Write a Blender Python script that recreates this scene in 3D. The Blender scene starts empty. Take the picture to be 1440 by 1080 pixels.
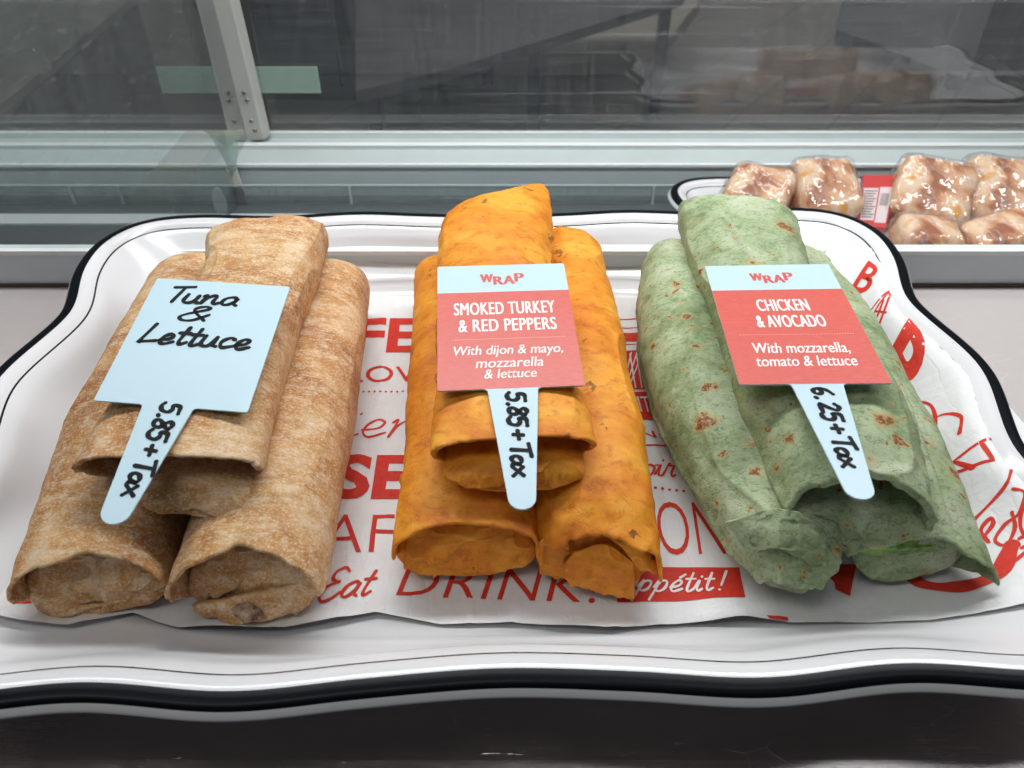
import bpy, bmesh, math, random
import numpy as np
from math import sin, cos, pi, radians
from mathutils import Vector, Matrix
from mathutils.bvhtree import BVHTree

S = 0.01                      # everything below is measured in centimetres
scene = bpy.context.scene
COL = scene.collection

# ------------------------------------------------------------ camera, world, lamps, exposure
CAM_H, PITCH, FPX = 28.5, radians(40), 1109.0
cam_d = bpy.data.cameras.new('camera')
cam_d.sensor_width = 36
cam_d.lens = 36 * FPX / 1440
cam_d.clip_start = 0.01
cam_d.clip_end = 60
cam_d.dof.use_dof = True
cam_d.dof.focus_distance = 0.37
cam_d.dof.aperture_fstop = 15
cam = bpy.data.objects.new('camera', cam_d)
cam.location = (0, 0, CAM_H * S)
cam.rotation_euler = (pi / 2 - PITCH, 0, 0)
COL.objects.link(cam)
scene.camera = cam

w = bpy.data.worlds.new('World')
scene.world = w
w.use_nodes = True
w.node_tree.nodes['Background'].inputs[0].default_value = (0.80, 0.88, 1.0, 1)
w.node_tree.nodes['Background'].inputs[1].default_value = 0.085

def area(name, loc, rot, sx, sy, power, col=(1, 1, 1)):
    d = bpy.data.lights.new(name, 'AREA')
    d.shape = 'RECTANGLE'
    d.size, d.size_y, d.energy, d.color = sx * S, sy * S, power, col
    o = bpy.data.objects.new(name, d)
    o.location = [c * S for c in loc]
    o.rotation_euler = rot
    COL.objects.link(o)
    return o

area('case_lamp', (4, 50, 50), (radians(-12), 0, 0), 120, 6, 6.4, (0.97, 0.99, 1.0))
area('ceiling_lamp', (-60, -10, 170), (radians(-4), radians(-18), 0), 150, 60, 9.5, (1.0, 0.97, 0.93))
area('ceiling_lamp_right', (70, 60, 165), (radians(-10), radians(20), 0), 120, 40, 8, (0.93, 0.97, 1.0))
area('shop_lamp', (60, 420, 700), (0, 0, 0), 340, 160, 190, (1.0, 0.96, 0.92))
scene.view_settings.view_transform = 'Standard'
scene.view_settings.look = 'None'
scene.view_settings.exposure = -0.14
scene.view_settings.gamma = 1.0
scene.cycles.max_bounces = 8
scene.cycles.transparent_max_bounces = 16

# ------------------------------------------------------------ helpers
def px_at_z(x, y, z):
    """where the sight line of an image pixel meets the level z (cm): places objects from image coordinates"""
    v = (y - 540) / FPX
    d = (CAM_H - z) / (sin(PITCH) + v * cos(PITCH))
    return np.array([(x - 720) / FPX * d, d * (cos(PITCH) - v * sin(PITCH)), z])

def px_at_Y(x, y, Y):  # same for an image pixel on the upright plane at depth Y
    v = (y - 540) / FPX
    d = Y / (cos(PITCH) - v * sin(PITCH))
    return np.array([(x - 720) / FPX * d, Y, CAM_H - d * (sin(PITCH) + v * cos(PITCH))])
_rng = np.random.RandomState(7)
_lat = _rng.rand(32, 32, 32) * 2 - 1
def vnoise(p, seed=0):
    p = np.asarray(p, float) + np.array([seed * 3.17, seed * 1.73, seed * 2.39])
    i = np.floor(p).astype(int)
    f = p - i
    f = f * f * f * (f * (f * 6 - 15) + 10)
    i &= 31
    j = (i + 1) & 31
    x0, y0, z0 = i[..., 0], i[..., 1], i[..., 2]
    x1, y1, z1 = j[..., 0], j[..., 1], j[..., 2]
    fx, fy, fz = f[..., 0], f[..., 1], f[..., 2]
    L = _lat
    a = L[x0, y0, z0] * (1 - fx) + L[x1, y0, z0] * fx
    b = L[x0, y1, z0] * (1 - fx) + L[x1, y1, z0] * fx
    c = L[x0, y0, z1] * (1 - fx) + L[x1, y0, z1] * fx
    d = L[x0, y1, z1] * (1 - fx) + L[x1, y1, z1] * fx
    return (a * (1 - fy) + b * fy) * (1 - fz) + (c * (1 - fy) + d * fy) * fz
def fbm(p, seed=0, o=3):
    r, a = 0, 1.0
    p = np.asarray(p, float)
    for k in range(o):
        r = r + a * vnoise(p, seed + k * 5)
        p = p * 2.03
        a *= 0.5
    return r
def ridge(p, seed=0):
    return (1 - np.abs(vnoise(p, seed)) * 2.2).clip(0, 1) ** 3

def catmull(P, n, closed=False):
    P = np.asarray(P, float)
    N = len(P)
    out = []
    segs = N if closed else N - 1
    for s in range(n):
        u = s / n * segs if closed else s / (n - 1) * segs
        i = min(int(u), segs - 1)
        t = u - i
        if closed:
            p0, p1, p2, p3 = P[(i - 1) % N], P[i], P[(i + 1) % N], P[(i + 2) % N]
        else:
            p1, p2 = P[i], P[i + 1]
            p0 = P[i - 1] if i > 0 else 2 * p1 - p2
            p3 = P[i + 2] if i + 2 < N else 2 * p2 - p1
        out.append(0.5 * (2 * p1 + (p2 - p0) * t + (2 * p0 - 5 * p1 + 4 * p2 - p3) * t * t + (3 * p1 - p0 - 3 * p2 + p3) * t ** 3))
    return np.array(out)

def empty(name, loc, label=None, cat=None, group=None, kind=None):
    o = bpy.data.objects.new(name, None)
    o.location = [c * S for c in loc]
    o.empty_display_size = 0.01
    COL.objects.link(o)
    tag(o, label, cat, group, kind)
    return o
def tag(o, label=None, cat=None, group=None, kind=None):
    if label: o['label'] = label
    if cat: o['category'] = cat
    if group: o['group'] = group
    if kind: o['kind'] = kind
    return o
def origin_of(parent):
    v = Vector((0, 0, 0))
    while parent is not None:
        v += parent.location
        parent = parent.parent
    return v
def mesh(name, V, F, mat, parent=None, smooth=True, recalc=True):
    org = origin_of(parent)
    V = np.asarray(V, float) * S - np.array(org)
    me = bpy.data.meshes.new(name)
    me.from_pydata(V.tolist(), [], [list(f) for f in F])
    if recalc:
        bm = bmesh.new(); bm.from_mesh(me)
        bmesh.ops.recalc_face_normals(bm, faces=bm.faces)
        bm.to_mesh(me); bm.free()
    me.polygons.foreach_set('use_smooth', [smooth] * len(me.polygons))
    me.materials.append(mat)
    me.update()
    o = bpy.data.objects.new(name, me)
    COL.objects.link(o)
    if parent is not None: o.parent = parent
    return o
def grid_faces(nr, nc, wrap_c=False, off=0):
    F = []
    for r in range(nr - 1):
        for c in range(nc if wrap_c else nc - 1):
            d = (c + 1) % nc
            F.append((off + r * nc + c, off + r * nc + d, off + (r + 1) * nc + d, off + (r + 1) * nc + c))
    return F
class MB:
    def __init__(s): s.V, s.F = [], []
    def add(s, V, F):
        o = len(s.V); s.V += [tuple(v) for v in V]; s.F += [tuple(i + o for i in f) for f in F]
    def box(s, a, b):
        (x0, y0, z0), (x1, y1, z1) = a, b
        V = [(x, y, z) for x in (x0, x1) for y in (y0, y1) for z in (z0, z1)]
        s.add(V, [(0, 1, 3, 2), (4, 6, 7, 5), (0, 4, 5, 1), (2, 3, 7, 6), (0, 2, 6, 4), (1, 5, 7, 3)])
    def extrude_x(s, prof, x0, x1):
        n = len(prof)
        s.add([(x0, y, z) for y, z in prof] + [(x1, y, z) for y, z in prof],
              [(i, (i + 1) % n, n + (i + 1) % n, n + i) for i in range(n)] + [tuple(range(n)), tuple(range(2 * n - 1, n - 1, -1))])
    def build(s, name, mat, parent=None, smooth=False, bevel=0):
        o = mesh(name, s.V, s.F, mat, parent, smooth)
        if bevel:
            m = o.modifiers.new('bevel', 'BEVEL'); m.width = bevel * S; m.segments = 3; m.limit_method = 'ANGLE'
        return o

# ------------------------------------------------------------ materials
class NT:
    def __init__(s, name):
        s.m = bpy.data.materials.new(name); s.m.use_nodes = True
        s.t = s.m.node_tree; s.b = s.t.nodes['Principled BSDF']; s.out = s.t.nodes['Material Output']
        s._co = None
    def n(s, typ, **kw):
        nd = s.t.nodes.new(typ)
        for k, v in kw.items():
            if k.startswith('i_'): s.set(nd.inputs[k[2:].replace('_', ' ')], v)
            else: setattr(nd, k, v)
        return nd
    def set(s, sock, v):
        if hasattr(v, 'is_output') or isinstance(v, bpy.types.NodeSocket): s.t.links.new(v, sock)
        else:
            if isinstance(v, (tuple, list)) and len(v) == 3 and sock.type == 'RGBA': v = (*v, 1)
            sock.default_value = v
    def co(s, scale=(1, 1, 1), rot=(0, 0, 0), loc=(0, 0, 0)):
        tc = s.n('ShaderNodeTexCoord')
        mp = s.n('ShaderNodeMapping')
        s.t.links.new(tc.outputs['Object'], mp.inputs[0])
        mp.inputs['Scale'].default_value = [c * 100 for c in scale]     # texture space in cm
        mp.inputs['Rotation'].default_value = rot
        mp.inputs['Location'].default_value = loc
        return mp.outputs[0]
    def noise(s, vec, scale, detail=4, rough=0.55, dist=0.0):
        nd = s.n('ShaderNodeTexNoise')
        s.t.links.new(vec, nd.inputs['Vector'])
        nd.inputs['Scale'].default_value = scale; nd.inputs['Detail'].default_value = detail
        nd.inputs['Roughness'].default_value = rough; nd.inputs['Distortion'].default_value = dist
        return nd.outputs['Fac']
    def ramp(s, fac, stops):
        nd = s.n('ShaderNodeValToRGB')
        s.t.links.new(fac, nd.inputs[0])
        cr = nd.color_ramp
        while len(cr.elements) < len(stops): cr.elements.new(0.5)
        for e, (p, c) in zip(cr.elements, stops):
            e.position = p; e.color = (c, c, c, 1) if isinstance(c, (int, float)) else (*c, 1)
        return nd.outputs['Color']
    def mix(s, fac, a, b, mode='MIX'):
        nd = s.n('ShaderNodeMix'); nd.data_type = 'RGBA'; nd.blend_type = mode
        for i, v in ((0, fac), (6, a), (7, b)): s.set(nd.inputs[i], v)
        return nd.outputs[2]
    def math(s, op, a, b=0.0):
        nd = s.n('ShaderNodeMath'); nd.operation = op
        s.set(nd.inputs[0], a); s.set(nd.inputs[1], b)
        return nd.outputs[0]
    def bump(s, h, strength=0.3, dist=0.1, prev=None):
        nd = s.n('ShaderNodeBump')
        nd.inputs['Strength'].default_value = strength; nd.inputs['Distance'].default_value = dist * S
        s.t.links.new(h, nd.inputs['Height'])
        if prev is not None: s.t.links.new(prev, nd.inputs['Normal'])
        return nd.outputs[0]
    def p(s, **kw):
        for k, v in kw.items(): s.set(s.b.inputs[k.replace('_', ' ')], v)
        return s.m
def plain(name, col, rough=0.5, **kw):
    n = NT(name); n.p(Base_Color=col, Roughness=rough, **kw); return n.m

def wheat_mat():
    n = NT('wheat_tortilla')
    c1 = n.co((0.75, 1.7, 1.2), (0, 0, 0.12)); c = n.co()
    big = n.noise(c, 0.30, 5, 0.60, 0.6)
    base = n.ramp(big, [(0.36, (0.34, 0.125, 0.028)), (0.47, (0.46, 0.205, 0.058)), (0.57, (0.57, 0.315, 0.120)), (0.68, (0.66, 0.455, 0.270))])
    streak = n.noise(c1, 1.5, 9, 0.80, 0.3)
    base = n.mix(n.ramp(streak, [(0.48, 0.0), (0.62, 0.66)]), base, (0.78, 0.635, 0.46))
    base = n.mix(n.ramp(streak, [(0.32, 0.35), (0.45, 0.0)]), base, (0.37, 0.160, 0.048))
    grain = n.noise(n.co((1, 1.6, 1.2)), 7.5, 4, 0.7)
    base = n.mix(n.ramp(grain, [(0.52, 0.0), (0.64, 0.62)]), base, (0.80, 0.68, 0.53))
    base = n.mix(n.ramp(grain, [(0.30, 0.60), (0.42, 0.0)]), base, (0.33, 0.150, 0.05))
    fine = n.noise(c, 14, 3, 0.7)
    base = n.mix(n.ramp(fine, [(0.30, 0.70), (0.37, 0.0)]), base, (0.15, 0.06, 0.025))
    b1 = n.bump(n.noise(c, 8, 5, 0.7), 0.35, 0.04)
    b2 = n.bump(n.noise(c, 1.2, 5, 0.6), 0.30, 0.13, b1)
    return n.p(Base_Color=base, Roughness=0.68, Normal=b2, Subsurface_Weight=0.10, Subsurface_Radius=(0.01, 0.005, 0.003), Subsurface_Scale=0.25, Specular_IOR_Level=0.3)
def orange_mat():
    n = NT('tomato_tortilla')
    c = n.co(); c1 = n.co((0.8, 1.3, 1))
    big = n.noise(c1, 0.34, 6, 0.62, 0.5)
    base = n.ramp(big, [(0.30, (0.56, 0.140, 0.006)), (0.45, (0.71, 0.230, 0.012)), (0.57, (0.80, 0.310, 0.022)), (0.72, (0.87, 0.42, 0.055))])
    med = n.noise(c1, 1.6, 6, 0.68, 0.8)
    base = n.mix(n.ramp(med, [(0.34, 0.6), (0.48, 0.0)]), base, (0.46, 0.095, 0.004))
    base = n.mix(n.ramp(med, [(0.56, 0.0), (0.70, 0.30)]), base, (0.90, 0.46, 0.08))
    d = n.n('ShaderNodeVectorMath'); d.operation = 'ADD'
    n.t.links.new(n.co((0.9, 0.62, 0.8)), d.inputs[0])
    nz = n.n('ShaderNodeTexNoise'); n.t.links.new(c, nz.inputs['Vector']); nz.inputs['Scale'].default_value = 2.5
    n.t.links.new(nz.outputs['Color'], d.inputs[1])
    vo = n.n('ShaderNodeTexVoronoi'); n.t.links.new(d.outputs[0], vo.inputs['Vector']); vo.inputs['Scale'].default_value = 0.95
    sep = n.n('ShaderNodeSeparateColor'); n.t.links.new(vo.outputs['Color'], sep.inputs[0])
    rad = n.math('MULTIPLY', sep.outputs[0], 0.30)
    keep = n.math('GREATER_THAN', sep.outputs[1], 0.30)
    spot = n.math('MULTIPLY', n.ramp(n.math('SUBTRACT', rad, vo.outputs['Distance']), [(0.0, 0.0), (0.06, 1.0)]), keep)
    spotn = n.math('MULTIPLY', spot, n.ramp(n.noise(c, 6, 3), [(0.33, 0.35), (0.55, 0.9)]))
    base = n.mix(spotn, base, (0.22, 0.06, 0.008))
    fine = n.noise(c, 13, 3, 0.7)
    base = n.mix(n.ramp(fine, [(0.28, 0.5), (0.40, 0.0)]), base, (0.42, 0.12, 0.01))
    b1 = n.bump(n.noise(c, 8, 5, 0.65), 0.25, 0.03)
    b2 = n.bump(n.noise(c, 1.1, 4, 0.55), 0.22, 0.12, b1)
    crack = n.n('ShaderNodeTexVoronoi'); crack.feature = 'DISTANCE_TO_EDGE'
    n.t.links.new(d.outputs[0], crack.inputs['Vector']); crack.inputs['Scale'].default_value = 0.7
    b2 = n.bump(n.ramp(crack.outputs['Distance'], [(0.0, 0.0), (0.035, 1.0)]), 0.25, 0.05, b2)
    return n.p(Base_Color=base, Roughness=0.58, Normal=b2, Subsurface_Weight=0.12, Subsurface_Radius=(0.012, 0.004, 0.001), Subsurface_Scale=0.3, Specular_IOR_Level=0.35)
def green_mat():
    n = NT('spinach_tortilla')
    c = n.co(); c1 = n.co((1.0, 1.5, 1))
    big = n.noise(c, 0.36, 6, 0.65, 0.6)
    base = n.ramp(big, [(0.30, (0.150, 0.205, 0.090)), (0.43, (0.260, 0.330, 0.170)), (0.56, (0.375, 0.445, 0.270)), (0.72, (0.515, 0.560, 0.390))])
    vm = n.noise(c1, 2.4, 8, 0.78, 1.2)
    base = n.mix(n.ramp(vm, [(0.36, 0.75), (0.49, 0.0)]), base, (0.070, 0.118, 0.036))
    base = n.mix(n.ramp(vm, [(0.54, 0.0), (0.68, 0.45)]), base, (0.50, 0.56, 0.37))
    fleck = n.noise(n.co((1, 1.4, 1)), 7, 4, 0.7, 0.5)
    base = n.mix(n.ramp(fleck, [(0.30, 0.8), (0.38, 0.0)]), base, (0.08, 0.125, 0.035))
    d = n.n('ShaderNodeVectorMath'); d.operation = 'ADD'
    nz = n.n('ShaderNodeTexNoise'); n.t.links.new(c, nz.inputs['Vector']); nz.inputs['Scale'].default_value = 3.0
    sc = n.n('ShaderNodeVectorMath'); sc.operation = 'SCALE'; sc.inputs['Scale'].default_value = 0.55
    n.t.links.new(nz.outputs['Color'], sc.inputs[0])
    n.t.links.new(n.co((0.72, 1.0, 0.8)), d.inputs[0]); n.t.links.new(sc.outputs[0], d.inputs[1])
    def spots(scale, mul, thr):
        vo = n.n('ShaderNodeTexVoronoi'); n.t.links.new(d.outputs[0], vo.inputs['Vector']); vo.inputs['Scale'].default_value = scale
        sep = n.n('ShaderNodeSeparateColor'); n.t.links.new(vo.outputs['Color'], sep.inputs[0])
        df = n.math('SUBTRACT', n.math('MULTIPLY', sep.outputs[0], mul), vo.outputs['Distance'])
        return df, n.math('GREATER_THAN', sep.outputs[1], thr)
    for scale, mul, thr in ((0.52, 0.29, 0.12), (0.97, 0.29, 0.15), (1.7, 0.27, 0.30)):
        df, keep = spots(scale, mul, thr)
        halo = n.math('MULTIPLY', n.ramp(n.math('ADD', df, 0.05), [(0.0, 0.0), (0.08, 0.62)]), keep)
        core = n.math('MULTIPLY', n.math('MULTIPLY', n.ramp(df, [(0.02, 0.0), (0.08, 1.0)]), keep), n.ramp(n.noise(c, 9, 3), [(0.36, 0.1), (0.50, 0.95)]))
        base = n.mix(halo, base, (0.52, 0.36, 0.14))
        base = n.mix(core, base, (0.22, 0.055, 0.015))
    b1 = n.bump(n.noise(c, 9, 5, 0.65), 0.3, 0.05)
    b2 = n.bump(vm, 0.28, 0.06, b1)
    crack = n.n('ShaderNodeTexVoronoi'); crack.feature = 'DISTANCE_TO_EDGE'
    n.t.links.new(d.outputs[0], crack.inputs['Vector']); crack.inputs['Scale'].default_value = 1.1
    b3 = n.bump(n.ramp(crack.outputs['Distance'], [(0.0, 0.0), (0.04, 1.0)]), 0.38, 0.05, b2)
    return n.p(Base_Color=base, Roughness=0.60, Normal=b3, Subsurface_Weight=0.12, Subsurface_Radius=(0.006, 0.009, 0.003), Subsurface_Scale=0.3, Specular_IOR_Level=0.3)

M = {}
M['wheat'], M['orange'], M['green'] = wheat_mat(), orange_mat(), green_mat()

def enamel(name, col, rough):
    n = NT(name); c = n.co()
    sm = n.noise(c, 0.25, 3)
    r = n.ramp(n.noise(c, 1.2, 5, 0.7), [(0.35, rough), (0.75, rough + 0.05)])
    return n.p(Base_Color=n.mix(n.ramp(sm, [(0.3, 0.0), (0.8, 0.10)]), col, tuple(x * 0.75 for x in col)), Roughness=r, Coat_Weight=0.05, Coat_Roughness=0.1, Specular_IOR_Level=0.45,
               Normal=n.bump(n.noise(c, 0.3, 1), 0.04, 0.2))
M['enamel'] = enamel('white_enamel', (0.69, 0.685, 0.70), 0.14)
M['black_enamel'] = plain('black_enamel', (0.004, 0.005, 0.007), 0.28, Specular_IOR_Level=0.10)

def paper_mat():
    n = NT('greaseproof_paper'); c = n.co()
    a = n.noise(c, 0.45, 5, 0.6, 1.0)
    b1 = n.bump(a, 0.3, 0.3)
    f = n.n('ShaderNodeTexVoronoi'); f.feature = 'DISTANCE_TO_EDGE'
    dd = n.n('ShaderNodeVectorMath'); dd.operation = 'ADD'
    nz = n.n('ShaderNodeTexNoise'); n.t.links.new(c, nz.inputs['Vector']); nz.inputs['Scale'].default_value = 0.7
    n.t.links.new(n.co((1.6, 0.35, 1)), dd.inputs[0]); n.t.links.new(nz.outputs['Color'], dd.inputs[1])
    n.t.links.new(dd.outputs[0], f.inputs['Vector']); f.inputs['Scale'].default_value = 0.8
    b2 = n.bump(n.ramp(f.outputs['Distance'], [(0.0, 0.0), (0.10, 1.0)]), 0.16, 0.06, b1)
    return n.p(Base_Color=n.ramp(a, [(0.3, (0.70, 0.70, 0.71)), (0.7, (0.76, 0.76, 0.765))]), Roughness=0.42, Normal=b2, Transmission_Weight=0.0, Subsurface_Weight=0.1,
               Subsurface_Radius=(0.01, 0.01, 0.01), Subsurface_Scale=0.2, Specular_IOR_Level=0.4)
M['paper'] = paper_mat()
def ink_mat():
    n = NT('red_print'); c = n.co()
    return n.p(Base_Color=n.ramp(n.noise(c, 3.5, 5, 0.7), [(0.3, (0.56, 0.028, 0.016)), (0.7, (0.64, 0.05, 0.03))]), Specular_IOR_Level=0.2, Roughness=0.6, Normal=n.bump(n.noise(c, 0.6, 4, 0.6, 1.0), 0.4, 0.3))
M['ink'] = ink_mat()
M['paper_print'] = plain('paper_white_print', (0.74, 0.73, 0.73), 0.45)
M['card'] = NT('pale_blue_card').p(Base_Color=(0.485, 0.645, 0.73), Roughness=0.42)
def panel_mat():
    n = NT('coral_panel'); c = n.co()
    v = n.noise(n.co((1, 8, 1)), 3.0, 3, 0.6)
    return n.p(Base_Color=n.ramp(v, [(0.3, (0.56, 0.085, 0.065)), (0.7, (0.66, 0.125, 0.10))]), Roughness=0.40, Normal=n.bump(v, 0.05, 0.02))
M['coral'] = panel_mat()
M['card_white'] = plain('white_lettering', (0.86, 0.80, 0.78), 0.5)
M['card_pink'] = plain('pale_pink_lettering', (0.88, 0.64, 0.60), 0.5)
M['marker'] = plain('black_marker', (0.008, 0.008, 0.009), 0.6, Specular_IOR_Level=0.15)

def steel(name, col, rough, metallic=1.0, stretch=(0.25, 6, 6), scratch=0.25):
    n = NT(name)
    g = n.noise(n.co(stretch), 3.0, 5, 0.7)
    smear = n.noise(n.co(), 0.12, 5, 0.65)
    r = n.math('ADD', n.ramp(g, [(0.3, rough), (0.7, rough + 0.10)]), n.ramp(smear, [(0.4, 0.0), (0.7, 0.12)]))
    vs = n.n('ShaderNodeTexVoronoi'); vs.feature = 'DISTANCE_TO_EDGE'
    dd = n.n('ShaderNodeVectorMath'); dd.operation = 'ADD'
    nz = n.n('ShaderNodeTexNoise'); n.t.links.new(n.co(), nz.inputs['Vector']); nz.inputs['Scale'].default_value = 0.5
    n.t.links.new(n.co((0.5, 1.3, 1), (0, 0, 0.5)), dd.inputs[0]); n.t.links.new(nz.outputs['Color'], dd.inputs[1])
    n.t.links.new(dd.outputs[0], vs.inputs['Vector']); vs.inputs['Scale'].default_value = 0.55
    scr = n.math('MULTIPLY', n.ramp(vs.outputs['Distance'], [(0.0, 1.0), (0.012, 0.0)]), n.ramp(n.noise(n.co(), 0.35, 4, 0.7), [(0.52, 0.0), (0.62, 1.0)]))
    b = n.bump(g, 0.12, 0.02)
    b = n.bump(scr, scratch, 0.03, b)
    return n.p(Base_Color=n.mix(n.math('MULTIPLY', scr, 0.5), n.mix(n.ramp(smear, [(0.35, 0.0), (0.75, 0.3)]), col, tuple(x * 0.6 for x in col)), (0.75, 0.72, 0.70)), Metallic=metallic, Roughness=r, Normal=b)
M['steel'] = steel('brushed_steel_deck', (0.50, 0.45, 0.44), 0.12, 1.0)
M['deck'] = steel('pale_worn_deck', (0.56, 0.51, 0.50), 0.34, 0.25, (0.25, 3, 3), 0.15)
M['alu_face'] = steel('pale_grey_face', (0.66, 0.73, 0.75), 0.40, 0.1, (0.1, 8, 8), 0.05)
M['dark_steel'] = steel('dark_well_steel', (0.24, 0.27, 0.28), 0.30, 0.7)
M['alu'] = steel('satin_aluminium', (0.42, 0.485, 0.505), 0.42, 0.15, (0.1, 8, 8), 0.1)
M['alu_light'] = steel('pale_aluminium', (0.60, 0.66, 0.66), 0.35, 0.2, (0.1, 8, 8), 0.05)
M['alu_white'] = plain('bright_edge', (0.85, 0.88, 0.87), 0.3)
M['post'] = plain('grey_painted_post', (0.56, 0.56, 0.52), 0.4, Metallic=0.2)
M['screw'] = plain('screw_metal', (0.30, 0.24, 0.22), 0.35, Metallic=0.9)
M['brown'] = plain('brown_seal', (0.10, 0.055, 0.04), 0.6)

def pane(name, tint, dust, refl=1.0):
    n = NT(name)
    t = n.t; t.nodes.remove(n.b)
    tr = n.n('ShaderNodeBsdfTransparent'); tr.inputs[0].default_value = (*tint, 1)
    gl = n.n('ShaderNodeBsdfGlossy'); gl.inputs['Roughness'].default_value = 0.02
    fr = n.n('ShaderNodeFresnel'); fr.inputs[0].default_value = 1.45
    fac = n.math('MULTIPLY', fr.outputs[0], refl)
    m1 = n.n('ShaderNodeMixShader'); t.links.new(fac, m1.inputs[0]); t.links.new(tr.outputs[0], m1.inputs[1]); t.links.new(gl.outputs[0], m1.inputs[2])
    df = n.n('ShaderNodeBsdfDiffuse'); df.inputs[0].default_value = (0.75, 0.78, 0.8, 1)
    st = n.noise(n.co((2.5, 0.4, 0.12)), 1.0, 4, 0.7)
    st2 = n.noise(n.co((0.10, 0.4, 3.0)), 1.0, 4, 0.7)
    sm = n.noise(n.co(), 0.08, 4, 0.6)
    hl = n.ramp(n.noise(n.co((0.015, 0.3, 1.0)), 2.2, 2, 0.5), [(0.62, 0.0), (0.70, dust * 2.2)])
    vo = n.n('ShaderNodeTexVoronoi'); t.links.new(n.co(), vo.inputs['Vector']); vo.inputs['Scale'].default_value = 0.42
    sp = n.ramp(vo.outputs['Distance'], [(0.015, 1.0), (0.05, 0.0)])
    a = n.math('ADD', n.ramp(st, [(0.4, 0.0), (0.75, dust)]), n.ramp(st2, [(0.4, 0.0), (0.75, dust)]))
    a = n.math('ADD', a, n.ramp(sm, [(0.3, dust * 0.3), (0.7, dust)]))
    a = n.math('ADD', n.math('ADD', a, hl), n.math('MULTIPLY', sp, 0.22))
    m2 = n.n('ShaderNodeMixShader'); t.links.new(a, m2.inputs[0]); t.links.new(m1.outputs[0], m2.inputs[1]); t.links.new(df.outputs[0], m2.inputs[2])
    t.links.new(m2.outputs[0], n.out.inputs[0])
    return n.m
M['glass'] = pane('dusty_front_glass', (0.90, 0.93, 0.92), 0.055, 3.4)
M['divider'] = pane('green_tinged_glass', (0.66, 0.76, 0.74), 0.03, 3.6)
M['strip_clear'] = pane('clear_acrylic', (0.75, 0.78, 0.76), 0.12, 1.5)
M['glass_edge'] = plain('glass_edge_green', (0.14, 0.26, 0.22), 0.2)

# ------------------------------------------------------------ serving case: decks, lip, rails
d = MB(); d.box((-70, 18.0, -1.2), (70, 44.0, 0)); tag(d.build('counter_deck', M['deck']), kind='structure')
prof = [(17.95, -0.02), (13.0, -0.02), (11.6, -0.10), (10.4, -0.45), (9.6, -1.1), (9.2, -2.2), (9.2, -6.0), (17.95, -6.0)]
d = MB(); d.extrude_x(prof, -70, 70); o = d.build('counter_front_edge', M['steel'], bevel=0.3); tag(o, kind='structure')
d = MB(); d.box((-120, 44.6, -7), (120, 68.2, -5.5)); tag(d.build('well_floor', M['dark_steel']), kind='structure')

lip = empty('case_divider_lip', (0, 44.3, 0), 'low satin aluminium upstand behind the large tray', 'metal ledge')
d = MB(); d.extrude_x([(44.0, 0.25), (44.0, 2.45), (44.15, 2.6), (44.9, 2.6), (44.9, -5.5), (44.0, -5.5)], -70, 70); d.build('face', M['alu_face'], lip)
d = MB(); d.box((-70, 43.93, 2.38), (70, 44.3, 2.68)); d.build('bright_edge', M['alu_white'], lip)
d = MB(); d.box((-70, 43.85, 0.002), (70, 43.99, 0.22)); d.build('seal', M['brown'], lip)

rail = empty('front_glass_rail', (0, 71, -3), 'stepped pale aluminium rail carrying the front glass', 'metal rail')
d = MB(); d.extrude_x([(68.0, -5.5), (68.0, -2.6), (68.1, -2.45), (71.2, -2.45), (71.4, -5.5)], -25.0, 130); d.build('face_panel', M['alu_face'], rail)
d = MB(); d.extrude_x([(68.0, -5.5), (68.0, -2.6), (68.1, -2.45), (71.2, -2.45), (71.4, -5.5)], -130, -25.35); d.build('face_panel', M['alu_face'], rail)
d = MB(); d.extrude_x([(67.85, -2.62), (67.85, -2.38), (68.25, -2.38), (68.25, -2.62)], -130, 130); d.build('bright_edge', M['alu_white'], rail)
d = MB(); d.extrude_x([(68.25, -2.44), (70.9, -2.25), (71.0, -1.95), (71.6, -1.95), (71.7, -2.3), (73.6, -2.3), (73.8, -1.9), (74.4, -1.9), (74.6, -6), (68.3, -6)], -130, 130); d.build('top_channel', M['alu_light'], rail)
d = MB(); d.box((-130, 70.95, -1.94), (130, 71.65, -1.86)); d.box((-130, 73.8, -1.88), (130, 74.3, -1.8)); d.build('ridge', M['alu_white'], rail)

# low clear ticket strip standing on the well floor
ts = empty('ticket_strip', (0, 62.8, -5.5), 'low clear acrylic ticket strip standing before the rail', 'ticket strip')
x = -100
for x1 in (-58, -40.0, -14.6, 13, 42, 75, 110):
    d = MB(); d.box((x, 66.2, -5.4), (x1 - 0.25, 66.35, -3.7)); d.build('strip_panel', M['strip_clear'], ts)
    d = MB(); d.box((x1 - 0.22, 66.1, -5.45), (x1 - 0.03, 66.45, -3.65)); d.build('joint', M['alu_light'], ts)
    x = x1
d = MB(); d.box((-100, 66.15, -3.69), (110, 66.4, -3.58)); d.build('top_edge', M['alu'], ts)
d = MB(); d.box((-100, 62.2, -5.48), (-16, 64.0, -5.25)); d.build('base_edge', M['alu_light'], ts)

# dark canopy added out of view to darken the front steel reflection, lamp below
hd = empty('dark_blocker', (0, 60, 53), 'dark canopy added out of view to darken the steel reflections', 'blocker')
d = MB(); d.box((-130, 27, 53), (130, 66, 55)); d.build('blocker_panel', plain('blocker_dark', (0.03, 0.03, 0.033), 0.6), hd)
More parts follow.
